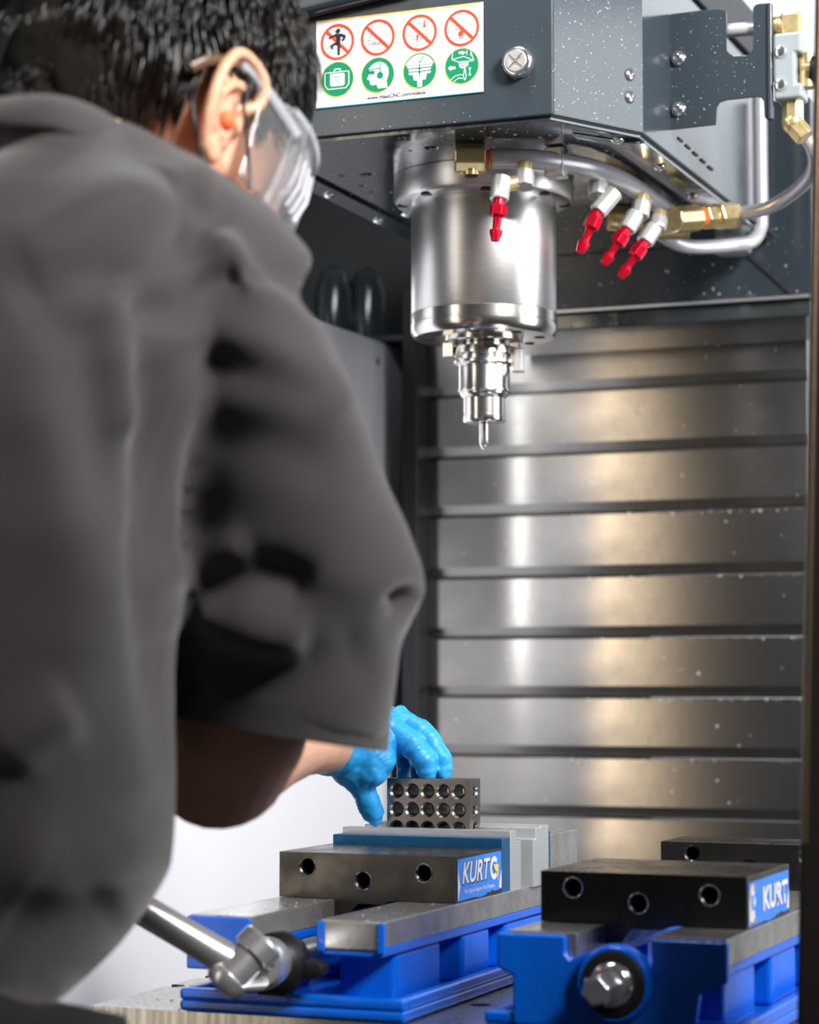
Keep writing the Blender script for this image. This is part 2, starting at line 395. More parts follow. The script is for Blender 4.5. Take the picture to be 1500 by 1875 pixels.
# ================================================================ VISES
RZ, CZ = 1.1275, 1.1640          # rail top, jaw body top
def holes_front(x, y, zs_, r=0.0066, depth=0.03):
    bm = NB()
    for hx, hz in zs_:
        prof(bm, (x+hx, y-0.002, hz), (0,1,0), [(0, r+0.0018), (0.0022, r+0.0012), (0.0040, r-0.0006), (depth, r-0.0006)], 28)
    return bm
def carriage(parent, xc, y0, y1, drops_=True):
    w = 0.0762
    bm = NB()
    pts = [(xc-w, RZ+0.0004), (xc-w, CZ), (xc+w, CZ), (xc+w, RZ+0.0004), (xc+0.027, RZ+0.0004), (xc+0.020, RZ-0.0005), (xc+0.014, 1.1245),
           (xc-0.008, 1.1245), (xc-0.013, 1.1185), (xc-0.016, 1.1135), (xc-0.0275, 1.1135), (xc-0.0275, RZ+0.0004)]
    prism(bm, pts, 'y', y0, y1)
    cut = holes_front(xc, y0, [(-0.0515, 1.1527), (-0.0027, 1.1430), (0.0495, 1.1505)])
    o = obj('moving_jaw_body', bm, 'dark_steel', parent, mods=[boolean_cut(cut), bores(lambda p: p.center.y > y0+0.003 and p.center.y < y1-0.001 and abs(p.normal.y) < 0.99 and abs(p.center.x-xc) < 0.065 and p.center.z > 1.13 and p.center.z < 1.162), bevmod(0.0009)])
    bm = NB()
    for hx, hz in [(-0.0515, 1.1527), (-0.0027, 1.1430), (0.0495, 1.1505)]:
        bmesh.ops.create_circle(bm, cap_ends=False, segments=28, radius=0.001)
        bm.clear() if False else None
    bm.free()
    for hx, hz in [(-0.0515, 1.1527), (-0.0027, 1.1430), (0.0495, 1.1505)]:
        ringp = []; bm = NB()
        for k in range(28):
            a = 2*math.pi*k/28
            ringp.append(V((xc+hx+0.0073*math.cos(a), y0-0.0002, hz+0.0073*math.sin(a))))
        tube(bm, ringp+[ringp[0]], 0.0005, 6, cap=False)
        obj('hole_rim', bm, 'chamfer_steel', parent, smooth=True)
    return o
def kurt_label(parent, x, ya, yb, za, zb, full, label):
    # blue sticker with the maker's lettering on the jaw's right-hand side
    pl = Plane2((x, ya, za), (0,1,0), (0,0,1), (1,0,0), parent)
    W_, H_ = yb-ya, zb-za
    bm = NB()
    pts = [(0.0,0.0),(W_*0.35,0.0008),(W_*0.5,-0.0003),(W_*0.62,0.0004),(W_*0.68,0.0022),(W_*0.74,0.0018),(W_*0.78,0.0032),(W_*0.85,0.0018),(W_,0.0024),(W_,H_),(0,H_*0.985)]
    pl.poly(bm, pts, 0, 0.0004); lab = obj('label', bm, 'label_blue', parent, label=label)
    bm = NB(); pl.poly(bm, [(0,0.001),(W_*0.012,0.001),(W_*0.05,H_*0.35),(W_*0.01,H_*0.7),(0.0,H_*0.97)], 0.0005, 0.0001); obj('worn_edge', bm, 'st_white', lab); bm = NB()
    pl.poly(bm, [(W_*0.94,0.004),(W_,0.003),(W_,H_*0.55),(W_*0.97,H_*0.35)], 0.0005, 0.0001); obj('worn_edge', bm, 'st_white', lab)
    return pl, lab, W_, H_
def bolt_logo(pl, lab, cx, cy, s):
    bm = NB()
    n = 28
    for k in range(n):
        a, b = R(40)+R(275)*k/n, R(40)+R(275)*(k+1)/n
        pl.poly(bm, [(cx+s*.55*math.cos(a), cy+s*.55*math.sin(a)), (cx+s*math.cos(a), cy+s*math.sin(a)), (cx+s*math.cos(b), cy+s*math.sin(b)), (cx+s*.55*math.cos(b), cy+s*.55*math.sin(b))], 0.0007)
    obj('emblem', bm, 'st_white', lab)
    bm = NB(); pl.poly(bm, [(cx-s*.25, cy+s*.25), (cx+s*.15, cy+s*.2), (cx+s*.0, cy+s*.05)], 0.0009); pl.poly(bm, [(cx-s*.3,cy+s*.3),(cx+s*1.0,cy+s*.25),(cx+s*.85,cy-s*1.3),(cx+s*.55,cy-s*.35),(cx+s*.15,cy-s*.25)], 0.0010)
    obj('lightning_bolt', bm, 'st_yellow', lab)
def rails(parent, xc, y0, ylen):
    for s, (a, b) in ((-1, (-0.079, -0.0275)), (1, (0.0275, 0.079))):
        bm = NB(); box(bm, xc+a, xc+b, y0+0.002, y0+ylen, RZ-0.0185, RZ); obj('rail', bm, 'rail_steel', parent, bevel=0.0008)

def vise_one():
    xc, y0 = -0.735, 1.566
    t = thing('machine_vise', (xc, y0+0.2, 1.0555), 'blue steel machine vise gripping the drilled block, with the handle fitted', 'vise')
    rails(t, xc, y0, 0.44)
    carriage(t, xc, 1.718, 1.8245)
    # blue casting: bottom flange with rim, web and pillars
    bm = NB()
    x0, x1, y1 = xc-0.088, xc+0.094, y0+0.46
    box(bm, x0, x1, y0+0.002, y1, 1.0555, 1.064)
    for a in ((x0, x1, y0+0.002, y0+0.012), (x0, x0+0.01, y0+0.012, y1), (x1-0.010, x1, y0+0.012, y1)): box(bm, *a, 1.0635, 1.0725)
    obj('base_flange', bm, 'blue_paint', t, bevel=0.003, seg=3)
    bm = NB()   # rail carriers under the steel
    for a, b in ((-0.0795, -0.028), (0.028, 0.0795)):
        pts = [(xc+a, RZ-0.0185), (xc+b, RZ-0.0185), (xc+b-0.002, RZ-0.026), (xc+a+0.002, RZ-0.026)]
        prism(bm, pts, 'y', y0+0.001, y0+0.44)
    obj('rail_carrier', bm, 'blue_paint', t, bevel=0.0015)
    bm = NB(); box(bm, xc-0.0800, xc-0.028, y0-0.002, y0+0.002, RZ-0.040, RZ-0.0008); obj('rail_end', bm, 'blue_paint', t, bevel=0.0015)
    for xa, xb in ((0.0265, 0.0325), (0.0745, 0.0798)):
        bm = NB(); box(bm, xc+xa, xc+xb, y0-0.002, y0+0.002, RZ-0.0225, RZ-0.0008); obj('rail_lip', bm, 'blue_paint', t, bevel=0.0008)
    bm = NB(); box(bm, xc+0.0325, xc+0.0745, y0-0.0005, y0+0.0018, RZ-0.0205, RZ-0.0008); obj('rail_face', bm, 'rail_steel', t, bevel=0.0005)
    for ya, yb in ((0.030, 0.125), (0.170, 0.235), (0.270, 0.40)):
        bm = NB()
        pts = [(xc+0.030, y0+ya), (xc+0.074, y0+ya+0.004), (xc+0.0745, y0+yb), (xc+0.030, y0+yb)]
        prism(bm, pts, 'z', 1.064, RZ-0.0255); obj('pillar', bm, 'blue_paint', t, bevel=0.004, seg=3)
        bm = NB(); box(bm, xc-0.074, xc-0.034, y0+ya, y0+yb, 1.064, RZ-0.0255); obj('pillar', bm, 'blue_paint', t, bevel=0.004, seg=3)
    bm = NB(); box(bm, xc-0.034, xc+0.030, y0+0.20, y0+0.30, 1.064, RZ-0.022); obj('web', bm, 'blue_paint', t, bevel=0.003)
    bm = NB(); cyl(bm, (xc, y0+0.012, 1.0965), (xc, y0+0.20, 1.0965), 0.012); obj('screw_spindle', bm, 'satin', t, smooth=True)
    # label
    pl, lab, W_, H_ = kurt_label(t, xc+0.0763, 1.722, 1.8225, 1.1285, 1.1618, True, 'torn blue maker sticker reading KURT')
    pl.text('lettering_outline', 'KURT', W_*0.40, H_*0.60, 0.0235, 'st_black', 0.00055, shear=0.25, width=0.066, bold=0.0011, parent=lab)
    pl.text('lettering', 'KURT', W_*0.385, H_*0.615, 0.0235, 'st_white', 0.0008, shear=0.25, width=0.064, bold=0.0004, parent=lab)
    pl.text('small_lettering', 'The Original Anglock Vise Company', W_*0.48, H_*0.20, 0.0046, 'st_white', 0.0008, shear=0.2, width=0.070, parent=lab)
    bolt_logo(pl, lab, W_*0.82, H_*0.62, 0.0095)
    # jaws
    bm = NB(); box(bm, xc-0.0765, xc+0.0765, 1.8250, 1.8450, 1.1240, 1.1715); obj('moving_soft_jaw', bm, 'blue_alu', t, bevel=0.0006, label='blue anodised moving jaw plate')
    bm = NB()
    pts = [(1.8455, 1.1270), (1.8455, 1.1765), (1.8600, 1.1765), (1.8600, 1.1672), (1.8725, 1.1672), (1.8725, 1.1270)]
    prism(bm, pts, 'x', xc-0.0765, xc+0.0765); obj('stepped_jaw', bm, 'alu', t, bevel=0.0005, label='bright aluminium stepped jaw plate')
    bm = NB()
    pts = [(1.9275, 1.1270), (1.9275, 1.1775), (1.9060, 1.1775), (1.9060, 1.1762), (1.8930, 1.1762), (1.8930, 1.1672), (1.8860, 1.1672), (1.8860, 1.1270)]
    prism(bm, pts, 'x', xc-0.0762, xc+0.0825); obj('stepped_jaw', bm, 'alu', t, bevel=0.0005, label='bright aluminium stepped jaw plate, far side')
    bm = NB(); box(bm, xc-0.0760, xc+0.0765, 1.9280, 1.9500, 1.1270, 1.1705); obj('fixed_soft_jaw', bm, 'blue_alu', t, bevel=0.0006, label='blue anodised fixed jaw plate')
    bm = NB()
    pts = [(1.9505, RZ), (1.9505, 1.1680), (2.026, 1.1680), (2.026, RZ)]
    prism(bm, pts, 'x', xc-0.0765, xc+0.0765); obj('fixed_jaw_body', bm, 'rail_steel', t, bevel=0.001)
    drops('droplets', t, lambda: V((xc+random.choice((-1,1))*random.uniform(0.030,0.077), random.uniform(y0+0.005,1.716), RZ+0.0001)), 60, 0.0003, 0.0012, (0,0,1), 0.4)
    return t
v1 = vise_one()

def vise_two():
    xc, y0 = -0.4765, 1.546
    t = thing('machine_vise', (xc, y0+0.2, 1.0555), 'blue steel machine vise at the right, empty, its hex drive end facing forward', 'vise')
    rails(t, xc, y0, 0.46)
    carriage(t, xc, 1.6145, 1.7460)
    bm = NB()
    x0, x1, y1 = xc-0.094, xc+0.094, y0+0.47
    box(bm, x0, x1, y0-0.004, y1, 1.0555, 1.064)
    for a in ((x0, x1, y0-0.004, y0+0.006), (x0, x0+0.01, y0+0.006, y1), (x1-0.010, x1, y0+0.006, y1)): box(bm, *a, 1.0635, 1.0725)
    obj('base_flange', bm, 'blue_paint', t, bevel=0.003, seg=3)
    # front casting with U notch
    bm = NB()
    pts = [(xc-0.0835, RZ-0.0010), (xc-0.0335, RZ-0.0010), (xc-0.0335, RZ-0.013), (xc-0.030, RZ-0.017), (xc-0.020, RZ-0.0125), (xc-0.008, RZ-0.0075), (xc+0.006, RZ-0.0075),
           (xc+0.016, RZ-0.013), (xc+0.024, RZ-0.020), (xc+0.028, RZ-0.018), (xc+0.0275, RZ-0.0010), (xc+0.081, RZ-0.0010), (xc+0.081, RZ-0.0285),
           (xc+0.062, RZ-0.036), (xc+0.058, 1.064), (xc-0.072, 1.064), (xc-0.072, RZ-0.030), (xc-0.0835, RZ-0.025)]
    prism(bm, pts, 'y', y0-0.006, y0+0.0018)
    pts2 = [(p[0], p[1]-0.001) for p in pts]
    obj('front_casting', bm, 'blue_paint', t, bevel=0.0022, seg=3)
    bm = NB(); box(bm, xc-0.060, xc+0.055, y0+0.002, y0+0.09, 1.064, RZ-0.03); obj('web', bm, 'blue_paint', t, bevel=0.003)
    bm = NB()
    for a, b in ((-0.0795, -0.028), (0.028, 0.0795)):
        pts = [(xc+a, RZ-0.0185), (xc+b, RZ-0.0185), (xc+b-0.002, RZ-0.026), (xc+a+0.002, RZ-0.026)]
        prism(bm, pts, 'y', y0+0.002, y0+0.46)
    obj('rail_carrier', bm, 'blue_paint', t, bevel=0.0015)
    for ya, yb in ((0.012, 0.10), (0.15, 0.23), (0.27, 0.42)):
        bm = NB(); box(bm, xc+0.056, xc+0.074, y0+ya, y0+yb, 1.064, RZ-0.0255); obj('pillar', bm, 'blue_paint', t, bevel=0.004, seg=3)
        bm = NB(); box(bm, xc-0.074, xc-0.056, y0+ya, y0+yb, 1.064, RZ-0.0255); obj('pillar', bm, 'blue_paint', t, bevel=0.004, seg=3)
    # screw boss, seal and hexagon drive end
    cx, cz = xc+0.0035, 1.0960; yf = y0-0.006
    bm = NB(); prof(bm, (cx, yf+0.004, cz), (0,-1,0), [(0,0.0265),(0.010,0.0262),(0.0125,0.0245),(0.0125,0.0225),(0.004,0.0225)], 48); obj('screw_boss', bm, 'blue_paint', t, smooth=True)
    bm = NB(); prof(bm, (cx, yf-0.001, cz), (0,-1,0), [(0,0.0222),(0.0085,0.0222),(0.0095,0.0205),(0.0095,0.0160)], 48); obj('seal', bm, 'dark_frame', t, smooth=True)
    bm = NB(); prof(bm, (cx, yf-0.006, cz), (0,-1,0), [(0,0.0155),(0.008,0.0155),(0.011,0.0130),(0.0115,0.0112)], 40); obj('bearing_collar', bm, 'chrome', t, smooth=True)
    bm = NB(); prof(bm, (cx, yf-0.016, cz), (0,-1,0), [(0,0.0112),(0.030,0.0112),(0.033,0.0092)], 6, R(15)); obj('hex_drive', bm, 'chrome', t, bevel=0.0006)
    # label
    pl, lab, W_, H_ = kurt_label(t, xc+0.0763, 1.619, 1.742, 1.1285, 1.1600, False, 'worn blue maker sticker reading KURT')
    pl.text('lettering', 'KURT', W_*0.64, H_*0.50, 0.0225, 'st_white', 0.0008, shear=0.0, width=0.078, bold=0.0009, parent=lab)
    bm = NB(); pl.poly(bm, [(0.003,0.004),(0.010,0.002),(0.016,0.006),(0.015,0.013),(0.019,0.017),(0.015,0.021),(0.016,0.027),(0.010,0.030),(0.004,0.027)], 0.0006); obj('emblem', bm, 'st_white', lab)
    pl.text('lettering', 'K', W_*0.08, H_*0.5, 0.014, 'label_blue', 0.0009, bold=0.0006, parent=lab)
    bm = NB(); pl.circ(bm, W_*0.12, H_*0.86, 0.003, 0.0008); obj('rivet', bm, 'brass', lab); bm = NB(); pl.circ(bm, W_*0.13, H_*0.10, 0.0028, 0.0008); obj('rivet', bm, 'brass', lab)
    # fixed jaw with its own holes
    bm = NB(); box(bm, xc-0.0762, xc+0.0762, 1.930, 2.00, RZ, 1.1655)
    cut = holes_front(xc, 1.930, [(-0.0490, 1.1560), (0.0, 1.145), (0.049, 1.156)], 0.006)
    obj('fixed_jaw_body', bm, 'dark_steel', t, mods=[boolean_cut(cut), bevmod(0.0009)])
    return t
v2 = vise_two()

# ---------------------------------------------------------------- 1-2-3 block
bx0, bx1, by0, by1, bz0, bz1 = -0.7772, -0.7010, 1.8625, 1.8880, 1.1673, 1.2181
blk = thing('setup_block', ((bx0+bx1)/2, (by0+by1)/2, bz0), 'small steel block full of drilled holes in the left vise under the gloved hand', 'block')
cut = NB(); rims = []
cx_ = [-0.7682+0.0142*k for k in range(5)]; cz_ = [1.2075-0.0158*k for k in range(3)]
def block_hole(c, d, L, r=0.0052):
    d = V(d)
    prof(cut, V(c)-d*0.001, d, [(0, r+0.0022), (0.0030, r-0.0003), (L+0.002-0.003, r-0.0003), (L+0.002, r+0.0016)], 24)
    for cc in (V(c),):
        u, w = frame_of(d)
        ring_ = [cc+(u*math.cos(2*math.pi*k/24)+w*math.sin(2*math.pi*k/24))*(r+0.0011) - d*0.00005 for k in range(24)]
        rim = NB(); tube(rim, ring_+[ring_[0]], 0.00035, 5, cap=False); rims.append(rim)
for x in cx_:
    for z in cz_: block_hole((x, by0, z), (0,1,0), by1-by0)
bm = NB(); box(bm, bx0, bx1, by0, by1, bz0, bz1)
# side holes are shallow countersunk seats
cut2 = NB()
for z in cz_:
    prof(cut2, (bx1+0.001, (by0+by1)/2+0.0008, z), (-1,0,0), [(0, 0.0066), (0.003, 0.0048), (0.012, 0.0048)], 24)
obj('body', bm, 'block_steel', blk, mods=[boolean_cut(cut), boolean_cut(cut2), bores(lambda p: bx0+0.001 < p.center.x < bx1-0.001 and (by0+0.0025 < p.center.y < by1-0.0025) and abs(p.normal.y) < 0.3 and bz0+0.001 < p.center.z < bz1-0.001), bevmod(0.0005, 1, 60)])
for rim in rims: rim.free()

# ---------------------------------------------------------------- vise handle
hd = thing('vise_handle', (-0.735, 1.545, 1.0965), 'chrome crank handle with swivel joint fitted to the front of the left vise', 'handle')
bm = NB()   # black hub / shroud
prof(bm, (-0.733, 1.563, 1.0965), (0,-1,0), [(0,0.021),(0.010,0.0235),(0.020,0.0225),(0.026,0.0165)], 40)
prism(bm, [(-0.722, 1.086),(-0.700, 1.087),(-0.696, 1.091),(-0.696, 1.096),(-0.700, 1.099),(-0.716, 1.102),(-0.735, 1.094)], 'y', 1.546, 1.560)
prism(bm, [(-0.746, 1.078),(-0.723, 1.076),(-0.728, 1.063+0.012),(-0.738, 1.074)], 'y', 1.545, 1.560)
box(bm, -0.747, -0.724, 1.545, 1.560, 1.0735, 1.082)
obj('hub_shroud', bm, 'black', hd, smooth=True, bevel=0.001)
K = atY(436, 1764, 1.475)      # joint centre
sock_a = V((-0.737, 1.543, 1.0985)); sd = (atY(478, 1768, 1.490)-sock_a); SL = sd.length
bm = NB(); prof(bm, sock_a, sd, [(-0.012,0.0165),(0,0.0180),(SL*0.78,0.0180),(SL*0.90,0.0160),(SL,0.0140)], 44)
obj('socket', bm, 'satin', hd, smooth=True)
pa, pb = atY(476, 1731, 1.484), atY(410, 1800, 1.468)
pd = (pb-pa).normalized(); PL = (pb-pa).length
bm = NB()
prof(bm, pa-pd*0.006, pd, [(0,0.0),(0.0003,0.0140),(0.0025,0.0160),(0.014,0.0160),(0.0150,0.0130),(PL-0.001,0.0130),(PL,0.0150),(PL+0.006,0.0150),(PL+0.0105,0.0115),(PL+0.0120,0.0)], 40)
obj('pivot_pin', bm, 'satin', hd, smooth=True)
for e0_, e1_ in ((pa+pd*0.003, sock_a+sd*0.95+V((0.002,0,0.006))), (pb-pd*0.002, sock_a+sd*0.98-V((0.004,0,0.010)))):
    bm = NB(); side_ = (e1_-e0_).cross(pd).normalized()
    loft(bm, [(e0_-(e1_-e0_)*0.10, side_*0.009, pd*0.004), (e0_, side_*0.0125, pd*0.0045), (e0_*0.5+e1_*0.5, side_*0.0135, pd*0.005), (e1_, side_*0.013, pd*0.006)], 24, 3)
    obj('clevis_arm', bm, 'satin', hd, smooth=True)
r0, r1 = atY(150, 1600, 1.42), atY(425, 1762, 1.475)
rd = (r1-r0); L_ = rd.length
bm = NB(); prof(bm, r0-rd*0.15, rd, [(0,0.0),(0.0005,0.0095),(0.002,0.0110),(L_*1.15-0.035,0.0110),(L_*1.15-0.012,0.0116),(L_*1.15-0.006,0.0120),(L_*1.15+0.004,0.0120),(L_*1.15+0.006,0.0)], 36)
obj('crank_rod', bm, 'satin', hd, smooth=True)

# ================================================================ SPINDLE HEAD
HZ = 1.818
hx = thing('milling_head', (-0.81, 2.3, HZ), 'dark slate painted milling head casing above the vises', 'machine head')
HP = [(-1.003, 2.0055), (-0.672, 2.0055), (-0.6155, 2.1075), (-0.6185, 2.66), (-1.012, 2.66)]
def inset(pts, d):
    cx = sum(p[0] for p in pts)/len(pts); cy = sum(p[1] for p in pts)/len(pts)
    return [(p[0]+(d if p[0] < cx else -d), p[1]+(d if p[1] < cy-0.05 else -d)) for p in pts]
bm = NB(); prism(bm, HP, 'z', HZ+0.004, 2.005); obj('casing', bm, 'slate', hx, bevel=0.0022, seg=3)
bm = NB(); prism(bm, inset(HP, 0.004), 'z', HZ, HZ+0.0045)
cut = NB()
for px, py, r in ((790, 271, 0.0060), (673, 320, 0.0065), (664, 340, 0.0028), (682, 352, 0.0026), (628, 322, 0.003)):
    p = atH(px, py, HZ); prof(cut, (p.x, p.y, HZ-0.001), (0,0,1), [(0, r+0.0015), (0.0025, r), (0.02, r)], 24)
obj('underside_plate', bm, 'slate_under', hx, mods=[boolean_cut(cut), bevmod(0.001)])
# flange strips along the lower edges
bm = NB()
a, b = V((-0.9985, 2.19, 0)), V((-1.010, 2.56, 0))
prism(bm, [(-1.002, 2.06), (-0.975, 2.06), (-0.985, 2.62), (-1.012, 2.62)], 'z', HZ-0.0035, HZ-0.0003)
obj('side_flange', bm, 'slate', hx, bevel=0.0008)
bm = NB(); prism(bm, [(-0.6175, 2.118), (-0.622, 2.118), (-0.645, 2.10), (-0.672, 2.062), (-0.672, 2.075), (-0.652, 2.115), (-0.650, 2.58), (-0.6195, 2.58)], 'z', HZ-0.0030, HZ-0.0003)
obj('side_flange', bm, 'slate_under', hx, bevel=0.0006)
for px, py in ((603, 357), (693, 404), (745, 392), (1130, 257), (1207, 306), (1268, 360), (1330, 395)):
    p = atH(px, py, HZ-0.0035); bm = NB()
    prof(bm, (p.x, p.y, HZ-0.0032), (0,0,-1), [(0,0.0068),(0.0012,0.0066),(0.0030,0.0045),(0.0034,0.003),(0.0015,0.0028)], 20); obj('screw', bm, 'chrome', hx, smooth=True)
# seam groove, overhead cover lip above the sign
bm = NB(); prism(bm, [(2.0050, 2.006), (1.985, 2.006), (1.985, 1.945), (1.990, 1.940), (2.0050, 1.940)], 'x', -1.02, -0.80)
for v in bm.verts:
    if v.co.z < 1.95: v.co.z += (v.co.x+0.87)*0.12+0.004
obj('cover_lip', bm, 'slate', hx, bevel=0.003)
# screws on chamfer side
ch_n = V((0.1020, -0.0565, 0)).normalized()
for px, py in ((1153, 137), (1153, 178)):
    d = _ray(px, py); P0 = V((-0.672, 2.0055, 0)); tt = (P0-CAM).dot(ch_n)/d.dot(ch_n); p = CAM+d*tt
    bm = NB(); prof(bm, p, ch_n, [(0,0.0062),(0.0008,0.0062),(0.0022,0.0048),(0.0028,0.0022),(0.001,0.0020),(0.001,0.0)], 24); obj('screw', bm, 'chrome', hx, smooth=True)
def csamp():
    t = random.random()**1.0; z = random.uniform(HZ+0.006, 1.985)
    return V((-0.672+0.0565*t, 2.0055+0.102*t, z))+ch_n*0.0001
drops('droplets', hx, csamp, 330, 0.0003, 0.0009, ch_n)
drops('droplets', hx, lambda: V((random.uniform(-1.0,-0.675), 2.0053, HZ+0.006+0.11*random.random()**2)), 130, 0.0002, 0.0007, (0,-1,0))
def usamp():
    return V((random.uniform(-0.99,-0.66), 2.02+0.5*random.random()**1.5, HZ-0.0002))
drops('droplets', hx, usamp, 420, 0.0006, 0.0026, (0,0,-1), 0.35)
# black cable cover on top of the casing, right side
bm = NB(); prism(bm, [(-0.655, 1.9), (-0.655, 2.0)], 'y', 2.1, 2.6) if False else box(bm, -0.665, -0.6125, 2.12, 2.66, 2.0055, 2.060)
cc = obj('cable_cover', bm, 'black', hx, bevel=0.002)

# spindle
SX, SY = -0.8192, 2.22
sp = thing('spindle', (SX, SY, 1.68), 'polished steel spindle nose hanging under the milling head', 'spindle')
bm = NB(); prof(bm, (SX, SY, HZ-0.0005), (0,0,-1), [(0,0.0925),(0.0225,0.0925),(0.0265,0.090),(0.0285,0.083),(0.0285,0.070)], 72); obj('mounting_flange', bm, 'spindle', sp, smooth=True)
for k in range(8):
    a = R(22+45*k); bm = NB(); cyl(bm, (SX+0.0835*math.cos(a), SY+0.0835*math.sin(a), HZ-0.0282), (SX+0.0835*math.cos(a), SY+0.0835*math.sin(a), HZ-0.0292), 0.0058)
    obj('bolt_hole', bm, 'bore_shade', sp)
bm = NB(); prof(bm, (SX, SY, HZ-0.0288), (0,0,-1), [(0,0.0740),(0.003,0.0745),(0.112,0.0745),(0.113,0.0738)], 96); obj('sleeve', bm, 'spindle', sp, smooth=True)
bm = NB(); prof(bm, (SX, SY, HZ-0.1421), (0,0,-1), [(0,0.0752),(0.0098,0.0752),(0.0102,0.0742),(0.0108,0.0742),(0.0112,0.0752),(0.0185,0.0750),(0.0240,0.0715),(0.0245,0.066),(0.0245,0.034)], 96); obj('nose_ring', bm, 'holder', sp, smooth=True)
for k in range(8):
    a = R(10+45*k); bm = NB(); cyl(bm, (SX+0.058*math.cos(a), SY+0.058*math.sin(a), HZ-0.1664), (SX+0.058*math.cos(a), SY+0.058*math.sin(a), HZ-0.1672), 0.0052)
    obj('bolt_hole', bm, 'bore_shade', sp)
bm = NB(); prof(bm, (SX, SY, HZ-0.1662), (0,0,-1), [(0,0.040),(0.0035,0.040),(0.0045,0.038),(0.0045,0.030)], 64); obj('drive_plate', bm, 'holder', sp, smooth=True)
for s in (-1, 1):
    bm = NB(); c = V((SX, SY, 0)) + V((0.94, 0.34, 0))*s*0.034
    box(bm, c.x-0.006, c.x+0.006, c.y-0.008, c.y+0.008, HZ-0.186, HZ-0.1705); obj('drive_key', bm, 'holder', sp, bevel=0.001)
# tool holder
TZ = HZ-0.1712
th = thing('tool_holder', (SX, SY, TZ-0.085), 'stepped steel tool holder with a slim edge finder below the spindle', 'tool holder')
bm = NB(); prof(bm, (SX, SY, TZ), (0,0,-1), [(0,0.022),(0.004,0.022),(0.0042,0.0300),(0.0110,0.0312),(0.0118,0.0312),(0.0135,0.0265),(0.0175,0.0265),(0.0190,0.0310),(0.0215,0.0312),(0.0235,0.0270),(0.0245,0.0270)], 72); obj('flange', bm, 'holder', th, smooth=True)
bm = NB(); prof(bm, (SX, SY, TZ-0.0246), (0,0,-1), [(0,0.0260),(0.002,0.0264),(0.0220,0.0264),(0.0235,0.0270),(0.0255,0.0270),(0.0265,0.0250),(0.0285,0.0250),(0.0300,0.0238),(0.0320,0.0225),(0.0322,0.0214)], 72); obj('body', bm, 'holder', th, smooth=True)
bm = NB(); prof(bm, (SX, SY, TZ-0.0570), (0,0,-1), [(0,0.0212),(0.016,0.0212),(0.0162,0.0205),(0.0172,0.0205),(0.0174,0.0214),(0.0235,0.0216),(0.0250,0.0205),(0.0252,0.0150),(0.0240,0.0120),(0.0240,0.006)], 72); obj('collet_nut', bm, 'holder', th, smooth=True)
bm = NB(); prof(bm, (SX, SY, TZ-0.0808), (0,0,-1), [(0,0.0049),(0.0225,0.0049),(0.0260,0.0030),(0.0285,0.0008),(0.0286,0.0)], 32); obj('edge_finder', bm, 'chrome', th, smooth=True)
bm = NB(); c = V((SX+0.031, SY+0.006, 0)); box(bm, c.x-0.002, c.x+0.0100, c.y-0.006, c.y+0.006, TZ-0.031, TZ-0.006); obj('key_slot', bm, 'satin', th, bevel=0.0015)

# sign
sg = thing('warning_sign', (-0.825, 2.0052, 1.850), 'white safety sticker with four red prohibition circles above four green circles on the milling head', 'sign')
SO = V((-0.9109, 2.0052, 1.8498)); SW, SH = 0.1714, 0.0855
pl = Plane2(SO, (1,0,0), (0,0,1), (0,-1,0), sg)
bm = NB(); pl.poly(bm, [(-0.0006,-0.0008),(SW+0.0006,-0.0008),(SW+0.0006,SH+0.0004),(-0.0006,SH+0.0004)], 0.0001, 0.0003); obj('backing', bm, 'st_black', sg)
bm = NB(); pl.poly(bm, [(0,0),(SW,0),(SW,SH),(0,SH)], 0.0004, 0.0003); obj('sheet', bm, 'st_white', sg)
bm = NB()
for k in range(4):
    a = 0.002+k*(SW-0.004)/4; pl.poly(bm, [(a+0.0012, SH-0.0014), (a+(SW-0.004)/4-0.0012, SH-0.0014), (a+(SW-0.004)/4-0.0012, SH-0.0002), (a+0.0012, SH-0.0002)], 0.0008)
obj('yellow_edge', bm, 'st_yellow', sg)
bm = NB(); pl.poly(bm, [(0,0.0),(SW,0.0),(SW,0.0008),(0,0.0008)], 0.0008); obj('blue_edge', bm, 'st_cyan', sg)
mm = 0.001
cxs = [22.5, 64.5, 107.5, 150.0]; rz = 63.0; gz = 26.5; RR = 17.3
h1, h2, h3, h4 = 0.0008, 0.0010, 0.0012, 0.0014
